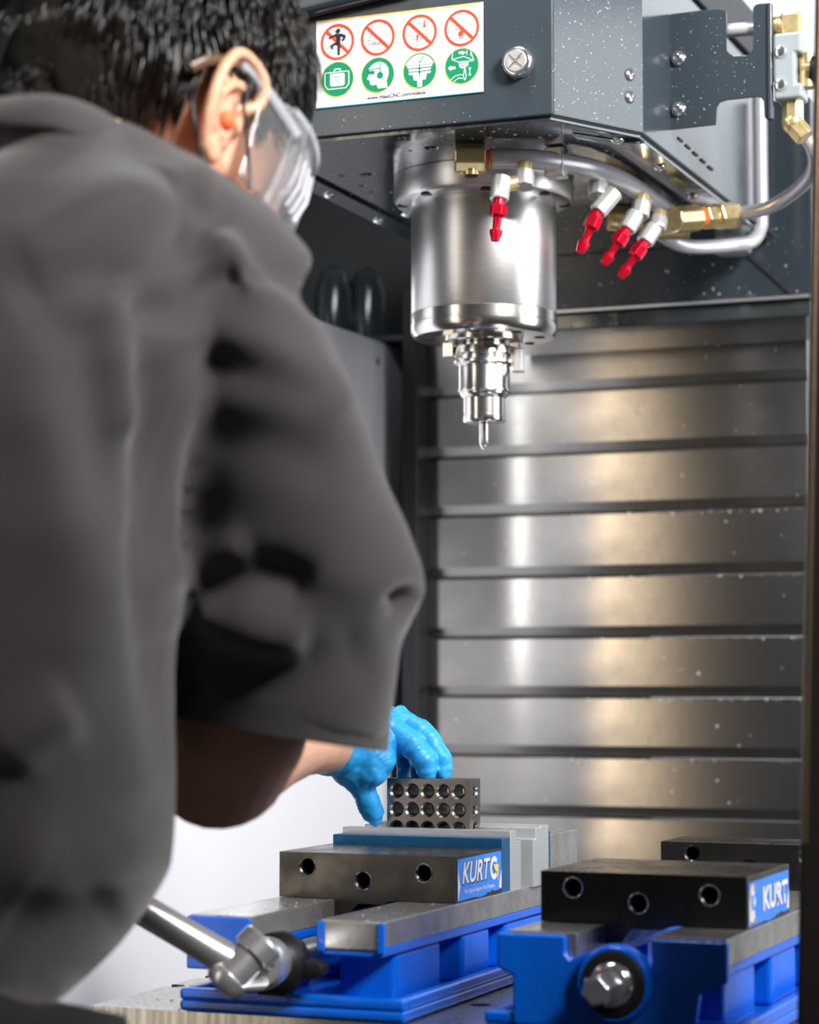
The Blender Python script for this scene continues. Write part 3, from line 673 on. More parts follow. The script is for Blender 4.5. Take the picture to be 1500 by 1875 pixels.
for k, cx in enumerate(cxs):
    cyy = rz
    def q(pts, c=(cx, cyy)): return [((c[0]+x)*mm, (c[1]+y)*mm) for x, y in pts]
    grp = thing('prohibition_symbol', pl.P(cx*mm, cyy*mm, 0)-wloc(sg), None, None); grp.parent = sg
    for key in ('label', 'category'):
        if key in grp: del grp[key]
    bm = NB()
    w = 0.00055
    if k == 0:
        for P_ in ([(-11,-9),(-11,9)],[(-8,-12),(-8,12)],[(-8,8),(4,14)],[(-8,-3),(-2,0)],[(-12,-6),(8,4)],[(-10,-11),(10,-2)],[(5,15),(5,4)],[(8,14),(8,0)]): pl.line(bm, q(P_), w, h1)
        obj('linework', bm, 'st_grey', grp)
        bm = NB(); pl.circ(bm, (cx+1)*mm, (cyy+10.5)*mm, 0.0022, h4)
        pl.poly(bm, q([(-1.4,7.5),(3.6,7.5),(3.2,-1),(2.8,-13),(0.6,-13),(0.6,-3),(-0.6,-3)]), h4)
        for P_ in ([(3,7),(8.5,4.5),(5.5,0.5)],[(-1,7),(-8.5,4.5)],[(0,-1),(-5.5,-3),(-4.8,-6.5)]): pl.line(bm, q(P_), 0.0019, h4)
        obj('running_figure', bm, 'st_black', grp)
    elif k == 1:
        for P_ in ([(-6,14),(-6,8),(-10,8),(-10,-2),(-7,-2),(-7,6)],[(6,14),(6,10)],[(-12,-3),(12,1),(12,-12),(-12,-12),(-12,-3)],[(-8,3),(-5,4)],[(-8,1),(-5,2)],[(-8,5),(-5,6)]): pl.line(bm, q(P_), w, h1)
        obj('linework', bm, 'st_grey', grp)
        pl.text('lettering', 'CERAMIC', cx*mm, (cyy-6)*mm, 0.0044, 'st_black', h2, width=0.0195, parent=grp)
    elif k == 2:
        for y in (8, 4.5, 1, -2.5, -6):
            W2 = 12 if y > 5 else 9
            pl.line(bm, q([(-W2, y), (W2, y+1.5)]), w, h1)
        pl.line(bm, q([(-5,-6),(-5,-12),(6,-12),(6,-5)]), w, h1); pl.line(bm, q([(-9,-6),(-9,1)]), w, h1); pl.line(bm, q([(9,-5),(9,3)]), w, h1)
        obj('linework', bm, 'st_grey', grp)
        bm = NB()
        for x, ya, yb in ((5, 12, 6), (-2, -9, -3)):
            s = 1 if yb > ya else -1
            pl.line(bm, q([(x, ya), (x, yb)]), 0.0010, h3); pl.poly(bm, q([(x-1.5, yb-s*1), (x+1.5, yb-s*1), (x, yb+s*1.8)]), h3)
        obj('arrow', bm, 'st_red', grp)
    else:
        for P_ in ([(-6,14),(-6,8),(-10,8),(-10,5)],[(6,14),(6,10),(2,10)],[(-5,8),(-5,-1),(-2,-1),(-2,8)],[(-10,-12),(10,-10),(10,3),(-1,0),(-10,-2),(-10,-12)]): pl.line(bm, q(P_), w, h1)
        obj('linework', bm, 'st_grey', grp)
        bm = NB(); pl.poly(bm, q([(-3,-7),(-3.3,-4),(-2,-2.5),(-1.6,-4),(-0.6,-0.5),(1.2,-3.2),(1.8,-5),(0.8,-7.5),(-1.5,-8)]), h3); pl.line(bm, q([(-3.5,-9.5),(2.5,-9)]), 0.0006, h3); obj('flame', bm, 'st_red', grp)
    bm = NB(); pl.ring(bm, cx*mm, cyy*mm, (RR-2.3)*mm, (RR+0.2)*mm, h2)
    d = RR*0.70; s2 = 1.15
    pl.poly(bm, q([(-d-s2+1, d-s2-1), (-d+s2, d+s2-0.6), (d+s2-1, -d+s2+1), (d-s2, -d-s2+0.6)]), h2+0.00005)
    obj('ring_and_slash', bm, 'st_red', grp)
for k, cx in enumerate(cxs):
    cyy = gz
    def q(pts, c=(cx, cyy)): return [((c[0]+x)*mm, (c[1]+y)*mm) for x, y in pts]
    grp = thing('mandatory_symbol', pl.P(cx*mm, cyy*mm, 0)-wloc(sg), None, None); grp.parent = sg
    bm = NB(); pl.circ(bm, cx*mm, cyy*mm, (RR-0.1)*mm, h1); obj('disc', bm, 'st_green', grp)
    bm = NB(); pl.ring(bm, cx*mm, cyy*mm, (RR-0.5)*mm, RR*mm, h2); obj('ring', bm, 'st_yellow', grp)
    bm = NB(); w = 0.0007; dk = None
    if k == 0:
        pl.line(bm, q([(-13,7),(-13,-5),(-10,-9),(9,-9),(12,-5),(12,7),(-13,7)]), w, h2); pl.line(bm, q([(-3,7.5),(-3,10),(3,10),(3,7.5)]), w*1.4, h2)
        pl.poly(bm, q([(-7.5,4),(-7,5.5),(7,5.5),(7.5,4),(7.5,-5),(6,-6.5),(-6,-6.5),(-7.5,-5)]), h2)
        obj('pictogram', bm, 'st_white', grp); bm = NB()
        for P_ in ([(-6,2.5),(-1,2.5)],[(1,2.5),(6,2.5)],[(-1,3),(-1,-5)],[(1,3),(1,-5)]): pl.line(bm, q(P_), w*0.8, h3)
        obj('pictogram_detail', bm, 'st_green', grp)
    elif k == 1:
        head = [(-2,12),(3,12.5),(8,10),(11,5),(11,-1),(9,-6),(10,-13),(0,-13),(-1,-9),(-6,-9.5),(-8,-8),(-8,-5),(-11,-3),(-9,1),(-9,7),(-6,10)]
        pl.poly(bm, q(head), h2); obj('pictogram', bm, 'st_white', grp); bm = NB()
        pl.circ(bm, (cx+2.5)*mm, (cyy-0.5)*mm, 0.0033, h3); pl.line(bm, q([(-9,5.5),(3,6.5)]), 0.0009, h3); pl.line(bm, q([(2.5,2),(3,12)]), 0.0009, h3)
        pl.poly(bm, q([(-9.8,4.5),(-3,4.5),(-3,1.2),(-8,1)]), h3); obj('pictogram_detail', bm, 'st_green', grp)
    elif k == 2:
        pl.poly(bm, [((cx+15.4*math.cos(a))*mm, (cyy+15.4*math.sin(a))*mm) for a in [R(22+136*i/20) for i in range(21)]], h2)
        for y, W2 in ((4, 12), (0.8, 10.5), (-2.4, 10.5)): pl.poly(bm, q([(-W2, y-1), (W2, y-1), (W2+1, y+1.0), (-W2-1, y+1.0)]), h2)
        pl.poly(bm, q([(-7,-3.5),(7,-3.5),(6,-9),(-6,-9)]), h2); pl.poly(bm, q([(-2.6,-9),(2.6,-9),(2.2,-15.5),(-2.2,-15.5)]), h2)
        obj('pictogram', bm, 'st_white', grp); bm = NB()
        pl.line(bm, q([(-1,9),(0.5,7.5),(4,13.5)]), 0.0009, h3)
        for ya, yb in ((6, 1.5), (-6, -1.2)):
            s = 1 if yb > ya else -1
            pl.line(bm, q([(0, ya), (0, yb)]), 0.0011, h3); pl.poly(bm, q([(-1.7, yb-s*1), (1.7, yb-s*1), (0, yb+s*1.8)]), h3)
        obj('pictogram_detail', bm, 'st_green', grp)
    else:
        for P_ in ([(-9,15),(-10,7),(-3,4)],[(-10,7),(2,9),(12,4),(9,13)],[(9,15),(9,9)],[(5,15),(5,10)],[(4,4),(12,4)],[(8,-2),(8,-10)],[(6.8,-3.5),(8,-2),(9.2,-3.5)],[(6.8,-8.5),(8,-10),(9.2,-8.5)],
                   [(3,-1),(1.5,-10),(3,-14)],[(3,-1),(4.5,-10),(3,-14)],[(-12,-13),(-7,-9),(-1,-8),(2,-9)],[(-8,-14),(-3,-11),(1,-12)]): pl.line(bm, q(P_), w*0.8, h2)
        pl.poly(bm, q([(-3,4.5),(7,4.5),(6,-0.5),(0,-2.5),(-2.5,-0.5)]), h2)
        pl.poly(bm, q([(-14,-1),(-11,1.5),(-11,0.2),(-6.5,0.2),(-6.5,-2.2),(-11,-2.2),(-11,-3.5)]), h2)
        pl.poly(bm, q([(4,12.5),(0.5,14.6),(1,13.4),(-3,14.2),(-3,12),(0.5,11.6),(0.2,10.5)]), h2)
        obj('pictogram', bm, 'st_white', grp); bm = NB()
        pl.line(bm, q([(-2,2.6),(6.2,2.6)]), 0.0006, h3); pl.line(bm, q([(-1,0.2),(5.5,0.2)]), 0.0006, h3); obj('pictogram_detail', bm, 'st_green', grp)
for g_ in sg.children:
    for key in ('label', 'category'):
        if key in g_: del g_[key]
pl.text('web_address', 'www.HaasCNC.com/videos', 0.0835, 0.0052, 0.0054, 'st_black', h2, width=0.0600, bold=0.00008)
pl.text('small_print', '29-0000 Rev. B  2021 Haas Automation, Inc.', SW-0.0022, 0.031, 0.0020, 'st_grey', h2, width=0.055, rotate=R(90))

# push button
pb_ = thing('push_button', (-0.7100, 2.0055, 1.877), 'round polished steel push button with a cross cut face, right of the sticker', 'button')
c = atY(943, 110, 1.993); bd = V((0,-1,0))
bm = NB(); prof(bm, (c.x, 2.0052, c.z), bd, [(0,0.0145),(0.006,0.0145),(0.009,0.0135),(0.0098,0.0125),(0.0098,0.0108)], 48); obj('bezel', bm, 'chrome', pb_, smooth=True)
bm = NB(); prof(bm, (c.x, 2.0052, c.z), bd, [(0.002,0.0105),(0.0102,0.0105),(0.0108,0.0098),(0.0108,0.0055),(0.0104,0.0052),(0.0104,0.0)], 48); obj('cap', bm, 'satin', pb_, smooth=True)
bm = NB()
for a in (45, 135):
    dx, dz = math.cos(R(a)), math.sin(R(a)); w_ = 0.0006
    y_ = 2.0052-0.0109
    for (s0, s1) in ((-0.0088, -0.0008), (0.0008, 0.0088)):
        P_ = [(c.x+dx*s0-dz*w_, c.z+dz*s0+dx*w_), (c.x+dx*s1-dz*w_, c.z+dz*s1+dx*w_), (c.x+dx*s1+dz*w_, c.z+dz*s1-dx*w_), (c.x+dx*s0+dz*w_, c.z+dz*s0-dx*w_)]
        prism(bm, P_, 'y', y_-0.0004, y_+0.0003)
obj('cross_mark', bm, 'chamfer_steel', pb_)

# ================================================================ COLUMN behind head
cl = thing('machine_column', (-0.75, 2.7, FLOOR), 'dark slate column casing behind the milling head', 'column')
zc = 1.7472
bm = NB(); box(bm, -1.02, -0.574, 2.6615, 2.86, zc, 1.985); obj('casing', bm, 'slate', cl, bevel=0.002)
bm = NB(); box(bm, -1.02, -0.578, 2.668, 2.86, zc-0.020, zc-0.0005); obj('lower_lip', bm, 'slate_under', cl, bevel=0.002)
bm = NB(); box(bm, -1.02, -0.5735, 2.6585, 2.6612, zc, zc+0.004); obj('edge_strip', bm, 'satin', cl, bevel=0.0008)
bm = NB()
s0, s1, s2 = atY(1368, 190, 2.66), atY(1371, 470, 2.66), atY(1450, 540, 2.66)
for a, b in ((s0, s1), (s1, s2)): cyl(bm, a, b, 0.0012, n=6)
obj('seam', bm, 'black', cl)
bm = NB(); 
for px0, px1 in ((1300, 1358),):
    a, b = atY(px0, 300, 2.60), atY(px1, 300, 2.60)
    r = (b.x-a.x)/2; cyl(bm, ((a.x+b.x)/2, 2.632, 1.80), ((a.x+b.x)/2, 2.632, 2.02), 0.021, n=40)
obj('rounded_guard', bm, 'grey_paint', cl, smooth=True)
p = atY(1293, 255, 2.655); bm = NB(); prof(bm, (p.x, 2.6612, p.z), (0,-1,0), [(0,0.0075),(0.002,0.0065),(0.0035,0.003),(0.0035,0)], 20); obj('bolt', bm, 'satin', cl, smooth=True)
for k in range(5):
    bm = NB(); p = atX(1245+14*k, 256+13*k, -0.6165); box(bm, -0.6182, -0.6150, p.y-0.008, p.y+0.008, p.z-0.0012, p.z+0.0012); obj('vent_slot', bm, 'black', hx)
drops('droplets', cl, lambda: V((random.uniform(-0.9,-0.58), 2.661, zc+0.006+0.12*random.random()**1.6)), 110, 0.0004, 0.0016, (0,-1,0))
# dark cover plates in the upper left recess
bm = NB()
rc = thing('bellows_cover', (-1.18, 2.95, 1.76), 'dark grey folded guard in the shadowed recess left of the spindle', 'guard')
for k, (px0, px1, y_) in enumerate(((585, 640, 2.90), (648, 700, 2.93))):
    a, b = atY(px0, 600, y_), atY(px1, 600, y_); bm = NB()
    prof(bm, ((a.x+b.x)/2, y_, 1.765), (0,0,1), [(0,0.030),(0.07,0.028),(0.10,0.018),(0.11,0.0)], 24); obj('guard_fold', bm, 'slate', rc, smooth=True)
bm = NB(); box(bm, -1.32, -1.17, 2.86, 2.99, 1.758, 1.766); obj('guard_base', bm, 'slate', rc, bevel=0.001)

# ================================================================ bracket, valve block and pipes
br = thing('mounting_bracket', (-0.56, 2.21, 1.90), 'dark grey notched sheet bracket bolted to the right side of the milling head', 'bracket')
YB = 2.208
bp = [(1222,28),(1232,25),(1316,15),(1324,17),(1330,22),(1331,92),(1336,98),(1343,102),(1366,101),(1374,97),(1379,88),(1379,14),(1384,8),(1392,6),(1410,5),(1415,8),(1416,216),(1408,222),(1400,214),(1398,186),(1394,179),(1386,177),(1330,183),(1318,187),(1313,196),(1311,228),(1222,238)]
bm = NB()
A = [bm.verts.new(atY(x, y, YB)) for x, y in bp]; B = [bm.verts.new(v.co+V((0,0.003,0))) for v in A]
bm.faces.new(A); bm.faces.new(B[::-1])
for k in range(len(bp)): bm.faces.new((A[k], A[(k+1)%len(bp)], B[(k+1)%len(bp)], B[k]))
obj('plate', bm, 'slate', br, bevel=0.0005)
e0, e1 = atY(1410, 8, YB), atY(1411, 218, YB)
bm = NB(); tube(bm, [e0, e1], 0.0028, 12); obj('rolled_edge', bm, 'slate', br, smooth=True)
for px, py in ((1242, 107), (1242, 200)):
    p = atY(px, py, YB-0.0002); bm = NB(); prof(bm, p, (0,-1,0), [(0,0.0078),(0.0008,0.0078),(0.004,0.0058),(0.0052,0.003),(0.003,0.0026),(0.003,0)], 28); obj('bolt', bm, 'chrome', br, smooth=True)
def bsamp():
    while True:
        x, y = random.uniform(1226, 1395), random.uniform(20, 230)
        if (1325 < x < 1385 and y < 108) or (x > 1305 and y > 172): continue
        return atY(x, y, YB-0.0001)
drops('droplets', br, bsamp, 90, 0.0003, 0.0007, (0,-1,0))

def hexnut(name, p0, p1, r, m, parent, n=6, bev=0.0008, ph=0.3):
    bm = NB(); cyl(bm, p0, p1, r, n=n, phase=ph); return obj(name, bm, m, parent, bevel=bev)
vb = thing('valve_block', (-0.52, 2.22, 1.86), 'grey valve block with brass elbows beside the notched bracket', 'valve')
a0_, a1_ = atY(1420, 66, 2.215), atY(1473, 182, 2.215)
bm = NB(); box(bm, a0_.x, a1_.x, 2.205, 2.235, a1_.z, a0_.z)
cut = NB(); w0, w1 = atY(1456, 96, 2.205), atY(1490, 148, 2.205); box(cut, w0.x, w1.x+0.02, 2.19, 2.25, w1.z, w0.z)
obj('body', bm, 'grey_paint', vb, mods=[boolean_cut(cut), bevmod(0.003, 3)])
bm = NB(); cyl(bm, V((w0.x+0.008, 2.222, w1.z-0.002)), V((w0.x+0.008, 2.222, w0.z+0.002)), 0.0085, n=24); obj('brass_core', bm, 'brass', vb, smooth=True)
for px, py in ((1429, 95), (1429, 155)):
    p = atY(px, py, 2.205); bm = NB(); prof(bm, (p.x, 2.2052, p.z), (0,-1,0), [(0,0.0065),(0.003,0.005),(0.0045,0.0)], 20); obj('screw', bm, 'chrome', vb, smooth=True)
# top elbow
p1, p2, p3 = atY(1418, 50, 2.22), atY(1452, 48, 2.22), atY(1452, 68, 2.22)
bm = NB(); cyl(bm, p1, p2, 0.0095, n=28); obj('threaded_end', bm, 'brass', vb, smooth=True)
bm = NB(); box(bm, p2.x-0.010, p2.x+0.010, 2.209, 2.231, p3.z-0.002, p1.z+0.012); obj('elbow', bm, 'brass', vb, bevel=0.0035, seg=3)
for q_ in range(4):
    bm = NB(); x_ = p1.x-0.001+q_*0.0026; tube(bm, [(x_, 2.22, p1.z), (x_+0.0012, 2.22, p1.z)], 0.0108, 24); obj('thread', bm, 'brass', vb, smooth=True)
# side outlet to the right and black cap
bm = NB(); cyl(bm, atY(1470, 125, 2.222), atY(1492, 128, 2.222), 0.009, n=24); obj('side_outlet', bm, 'brass', vb, smooth=True)
bm = NB(); cyl(bm, atY(1488, 128, 2.222), atY(1530, 130, 2.222), 0.0135, n=24); obj('black_cap', bm, 'black', vb, smooth=True)
# bottom elbow
q1, q2, q3 = atY(1452, 178, 2.222), atY(1452, 225, 2.222), atY(1470, 246, 2.222)
bm = NB(); tube(bm, [q1+V((0,0,0.004)), q1-V((0,0,0.0025))], 0.0095, 24); obj('seal_ring', bm, 'orange_seal', vb, smooth=True)
hexnut('elbow', q1-V((0,0,0.0025)), q2, 0.0110, 'brass', vb, 8)
bm = NB(); ball(bm, q2, 0.0112, 3); obj('elbow_knuckle', bm, 'brass', vb, smooth='all')
hexnut('elbow_nut', q2, q3+(q3-q2)*0.3, 0.0105, 'brass', vb, 6)
# thin supply pipe from the valve round to the manifold
sup = thing('supply_pipe', (-0.53, 2.3, 1.80), 'thin grey bent pipe from the valve block down to the brass union', 'pipe')
pts = spline([atZ(1466, 238, 2.33), atZ(1486, 268, 2.33), atZ(1492, 300, 2.34), atZ(1478, 330, 2.36), atZ(1440, 362, 2.40), atZ(1408, 380, 2.44), atZ(1375, 388, 2.47), atZ(1330, 394, 2.50)], 10)
bm = NB(); tube(bm, pts, 0.0072, 20); obj('tube', bm, 'pipe', sup, smooth=True)
# second pipe behind
s2p = thing('return_pipe', (-0.6, 2.5, 1.78), 'pale bent pipe running down the column and turning left under the brass union', 'pipe')
pts = spline([atY(1391, 60, 2.58), atY(1392, 180, 2.58), atY(1393, 300, 2.58), atY(1394, 400, 2.58), atY(1392, 418, 2.578), atY(1384, 436, 2.57), atY(1368, 446, 2.56), atY(1340, 449, 2.55), atY(1290, 452, 2.52), atY(1255, 450, 2.50), atY(1225, 438, 2.48), atY(1200, 420, 2.44)], 8)
bm = NB(); tube(bm, pts, 0.0080, 20); obj('tube', bm, 'pipe', s2p, smooth=True)
# top left tube behind the bracket
bm = NB(); tube(bm, spline([atY(1300, 62, 2.22), atY(1345, 55, 2.22), atY(1425, 50, 2.22)], 4), 0.0070, 18)
o = obj('air_pipe', bm, 'pipe', None, smooth=True); tag(o, 'short grey pipe behind the notch of the bracket entering the top brass elbow', 'pipe')

# coolant manifold
PZ = 1.803
mf = thing('coolant_manifold', (-0.72, 2.08, PZ), 'curved grey coolant pipe with brass ends and four red nozzles under the milling head', 'coolant pipe')
mpts = [atH(896, 291, PZ), atH(960, 291, PZ), atH(1020, 297, PZ), atH(1085, 309, PZ), atH(1140, 331, PZ), atH(1190, 363, PZ), atH(1225, 388, PZ), atH(1246, 404, PZ)]
bm = NB(); tube(bm, spline(mpts, 8), 0.0097, 28); obj('pipe', bm, 'pipe', mf, smooth=True)
m0 = mpts[0]; dm = (mpts[1]-mpts[0]).normalized()
bm = NB(); prof(bm, m0-dm*0.004, dm, [(0,0.0085),(0.005,0.0085),(0.0052,0.0105),(0.0068,0.0105)], 28); obj('end_collar', bm, 'orange_seal', mf, smooth=True)
bm = NB(); e_ = m0-dm*0.0035
hexnut('end_elbow', e_-dm*0.030, e_, 0.0155, 'brass', mf, 8, 0.0015, R(22.5))
bm.free(); bm = NB(); cyl(bm, e_-dm*0.014+V((0,0,-0.011)), e_-dm*0.014+V((0,0,-0.0165)), 0.0095, n=28); obj('end_port', bm, 'brass', mf, smooth=True)
bm = NB(); cyl(bm, e_-dm*0.014+V((0,0,-0.0164)), e_-dm*0.014+V((0,0,-0.0172)), 0.0065, n=24); obj('port_bore', bm, 'bore_shade', mf)
# right side brass union
ua = atZ(1238, 402, 2.44); ub = atZ(1345, 394, 2.49); du = (ub-ua).normalized(); LU = (ub-ua).length
hexnut('union_body', ua-du*0.004, ua+du*LU*0.36, 0.0150, 'brass', mf, 8, 0.002)
bm = NB(); cyl(bm, ua+du*LU*0.36, ua+du*LU*0.46, 0.0115); obj('seal_ring', bm, 'orange_seal', mf, smooth=True)
hexnut('union_nut', ua+du*LU*0.46, ua+du*LU*0.60, 0.0135, 'brass', mf, 6)
bm = NB(); cyl(bm, ua+du*LU*0.60, ua+du*LU*0.68, 0.0100); obj('union_neck', bm, 'brass', mf, smooth=True)
hexnut('union_nut', ua+du*LU*0.68, ub, 0.0150, 'brass', mf, 6, 0.0012)
# brass tee bodies behind the nozzles
t0, t1 = atZ(1112, 396, 2.47), atZ(1178, 400, 2.47)
bm = NB(); cyl(bm, t0, t1, 0.0150, n=24); obj('brass_tee', bm, 'brass', mf, smooth=True, bevel=0.002)
t0, t1 = atZ(1178, 420, 2.50), atZ(1262, 418, 2.50)
bm = NB(); cyl(bm, t0, t1, 0.0115, n=24); obj('brass_tee', bm, 'brass', mf, smooth=True, bevel=0.002)
# nozzles: (elbow top px), (second elbow px), red start px, red end px, depth
NZ = [((960, 308), (960, 330), (918, 341), (914, 366), (907, 441), 2.225),
      ((1096, 328), (1095, 348), (1120, 366), (1094, 388), (1062, 463), 2.30),
      ((1176, 366), (1173, 386), (1156, 404), (1147, 421), (1105, 484), 2.37),
      ((1208, 396), (1205, 410), (1190, 428), (1180, 444), (1136, 508), 2.42)]
for i, (a, b, c_, d_, e_, Z_) in enumerate(NZ):
    nz = thing('nozzle', atZ(*b, Z_)-wloc(mf), None, None); nz.parent = mf
    A_, B_, C_, D_, E_ = [atZ(*p, Z_-0.006*k) for k, p in enumerate((a, b, c_, d_, e_))]
    bm = NB(); cyl(bm, A_+V((0,0,0.004)), B_, 0.0075, n=20); obj('threaded_stem', bm, 'brass', nz, smooth=True)
    bm = NB(); cyl(bm, A_-(A_-B_)*0.25, B_+(B_-A_).normalized()*0.008, 0.0100, n=8, phase=0.4)
    obj('elbow', bm, 'zinc', nz, bevel=0.0018)
    dd = (C_-B_).normalized(); bm = NB(); cyl(bm, B_, C_, 0.0068, n=16); obj('joint', bm, 'brass' if i == 0 else 'zinc', nz, smooth=True)
    dv = (E_-D_).normalized(); bm = NB(); cyl(bm, C_-dv*0.009, D_+dv*0.0005, 0.0096, n=8, phase=0.4); obj('elbow', bm, 'zinc', nz, bevel=0.0018)
    L5 = (E_-D_).length
    bm = NB(); prof(bm, D_, dv, [(0,0.0058),(0.003,0.0058),(0.0035,0.0066),(0.0055,0.0066)], 24); obj('red_collar', bm, 'red', nz, smooth=True)
    hexnut('red_hex', D_+dv*0.0055, D_+dv*(L5*0.40), 0.0086, 'red', nz, 6, 0.0007)
    bm = NB(); prof(bm, D_+dv*L5*0.40, dv, [(0,0.0055),(0.002,0.0040),(L5*0.34,0.0040),(L5*0.345,0.0062),(L5*0.40,0.0062),(L5*0.56,0.0044),(L5*0.60,0.0040),(L5*0.60,0.0)], 24); obj('red_barb', bm, 'red', nz, smooth=True)
for nz in mf.children:
    for key in ('label', 'category'):
        if key in nz: del nz[key]
# bright saddle clamp holding the pipe to the plate
p = atH(1017, 297, PZ); bm = NB()
box(bm, p.x-0.0095, p.x+0.0095, p.y-0.006, p.y+0.012, PZ-0.0150, HZ-0.0006)
obj('saddle_clamp', bm, 'chamfer_steel', mf, bevel=0.0012)

# ================================================================ PERSON
U = V((0,0,1))
hips = atZ(-120, 1900, 1.30)
man = thing('person', (hips.x, hips.y, FLOOR), 'person in a charcoal short-sleeved work shirt leaning over the vise with one blue-gloved hand', 'person')
def mesh_of(name, bm, mods):
    return None
cr = rgt; cdp = V((fwd.x, fwd.y, 0)).normalized()      # picture-right and depth directions, both level
def S_(px, py, Z, rpx, dep, tilt=0.0):
    """elliptic body section: centre, half width in picture px, half depth in metres"""
    c = atZ(px, py, Z); u = (cr*math.cos(tilt)+U*math.sin(tilt))*(rpx*Z/F_PX); return (c, u, cdp*dep)
# ---- head frame
hf = V((0.42, 0.907, 0)).normalized(); hr = V((hf.y, -hf.x, 0))       # facing, his right
ear_w = atZ(408, 212, 1.42)
PT = R(27)
fx = (hf*math.cos(PT) - U*math.sin(PT)); fz = (U*math.cos(PT) + hf*math.sin(PT)); fy = fz.cross(fx)
HC = ear_w - hr*0.083
def Hd(x, y, z): return HC + fx*x + fy*y + fz*z
HM = Matrix((fx, fy, fz)).transposed().to_4x4()
# ---- arm joints
arm = [(420, 560, 1.36, 0.036), (460, 760, 1.40, 0.044), (500, 1000, 1.44, 0.042), (480, 1200, 1.46, 0.042), (430, 1330, 1.475, 0.047), (400, 1388, 1.50, 0.047),
       (430, 1382, 1.555, 0.040), (490, 1362, 1.64, 0.034), (545, 1354, 1.73, 0.028), (582, 1358, 1.79, 0.0245), (600, 1364, 1.815, 0.022)]
bm = NB()
tube(bm, [atZ(a, b, c) for a, b, c, r in arm], [r for *_, r in arm], 24)
# torso core and legs (under the clothes), neck
loft(bm, [S_(150, 330, 1.32, 60, 0.05), S_(110, 480, 1.32, 210, 0.07), S_(60, 900, 1.33, 170, 0.06), S_(10, 1400, 1.36, 160, 0.05), S_(-120, 1700, 1.37, 120, 0.05), S_(-190, 1950, 1.33, 140, 0.05)], 24)
ball(bm, atZ(390, 530, 1.35), 0.036, 2); ball(bm, atZ(-170, 520, 1.34), 0.06, 2)
tube(bm, [atZ(110, 520, 1.33), atZ(380, 540, 1.35), atZ(420, 620, 1.37)], 0.036, 16)
tube(bm, [atZ(110, 520, 1.33), atZ(-170, 520, 1.34), atZ(-240, 900, 1.36), atZ(-230, 1250, 1.42), atZ(-150, 1480, 1.60), atZ(-90, 1560, 1.72)], [0.05, 0.05, 0.045, 0.042, 0.034, 0.026], 16)
body_hips = hips
LF, RF = hips + V((-0.14, -0.02, 0)), hips + V((0.03, -0.03, 0))
for L0 in (LF, RF):
    g = V((L0.x, L0.y-0.04, 0)); tube(bm, [L0, V((g.x, g.y+0.03, 0.62)), V((g.x, g.y, 0.20))], [0.075, 0.05, 0.035], 16)
nb = atZ(165, 330, 1.33); nb0 = atZ(150, 372, 1.34)
tube(bm, [nb0, nb*0.45+Hd(-0.035, 0, -0.07)*0.55, Hd(-0.02, 0, -0.04), Hd(0.0, 0, 0.01)], [0.034, 0.044, 0.052, 0.06], 24)
# skull, face, jaw, nose
ball(bm, Hd(-0.004, 0, 0.046), 1, 4, (0.097, 0.076, 0.093), HM)
loft(bm, [(Hd(0.028, 0, 0.055), fx*0.062, fy*0.068), (Hd(0.030, 0, 0.02), fx*0.064, fy*0.069), (Hd(0.030, 0, -0.015), fx*0.064, fy*0.068), (Hd(0.032, 0, -0.05), fx*0.060, fy*0.060),
          (Hd(0.042, 0, -0.085), fx*0.046, fy*0.045), (Hd(0.058, 0, -0.108), fx*0.026, fy*0.026)], 28, 2.3)
loft(bm, [(Hd(0.090, 0, 0.018), fx*0.006, fy*0.008), (Hd(0.100, 0, -0.005), fx*0.011, fy*0.009), (Hd(0.108, 0, -0.022), fx*0.013, fy*0.014), (Hd(0.098, 0, -0.033), fx*0.006, fy*0.010)], 14)
ball(bm, Hd(0.083, 0, 0.028), 1, 2, (0.014, 0.055, 0.012), HM)            # brow
for s in (-1, 1): ball(bm, Hd(0.070, s*0.042, -0.022), 1, 2, (0.022, 0.022, 0.020), HM)    # cheeks
ball(bm, Hd(0.088, 0, -0.060), 1, 2, (0.014, 0.026, 0.016), HM)
ball(bm, Hd(0.082, 0, -0.098), 1, 2, (0.015, 0.020, 0.014), HM)
# ears
def ear(bm, s):
    def E(x, z, o=0.0): return Hd(x*1.10+0.002, s*(0.0755+0.004+o+max(0, -x)*0.30), z*1.08)
    helix = [(0.006,0.010,0.000),(0.016,0.020,0.004),(0.013,0.033,0.006),(0.000,0.0385,0.007),(-0.013,0.034,0.008),(-0.0185,0.020,0.008),(-0.0180,0.004,0.008),(-0.014,-0.010,0.007),(-0.008,-0.021,0.005),(0.001,-0.026,0.003),(0.006,-0.020,0.001)]
    tube(bm, spline([E(*p) for p in helix], 5), [0.0035]+[0.0042]*40+[0.0052]*9+[0.0045], 10)
    anti = [(0.004,0.024,0.003),(-0.006,0.018,0.0055),(-0.0105,0.006,0.006),(-0.0085,-0.006,0.005),(-0.002,-0.011,0.004),(0.004,-0.010,0.002)]
    tube(bm, spline([E(*p) for p in anti], 5), 0.0032, 8)
    # back plate (concha floor) and lobe
    pts = [(-0.001+0.0165*math.cos(a), 0.006+0.030*math.sin(a)) for a in [2*math.pi*k/20 for k in range(20)]]
    A = [bm.verts.new(E(x, z, 0.0005)) for x, z in pts]; B = [bm.verts.new(E(x*0.9, z*0.9, -0.005)) for x, z in pts]
    bm.faces.new(A); bm.faces.new(B[::-1])
    for k in range(20): bm.faces.new((A[k], A[(k+1)%20], B[(k+1)%20], B[k]))
    ball(bm, E(-0.001, -0.021, 0.003), 1, 2, (0.0085, 0.0035, 0.0080), HM)
    ball(bm, E(0.010, -0.001, 0.003), 1, 2, (0.0035, 0.004, 0.0055), HM)
ear(bm, -1); ear(bm, 1)
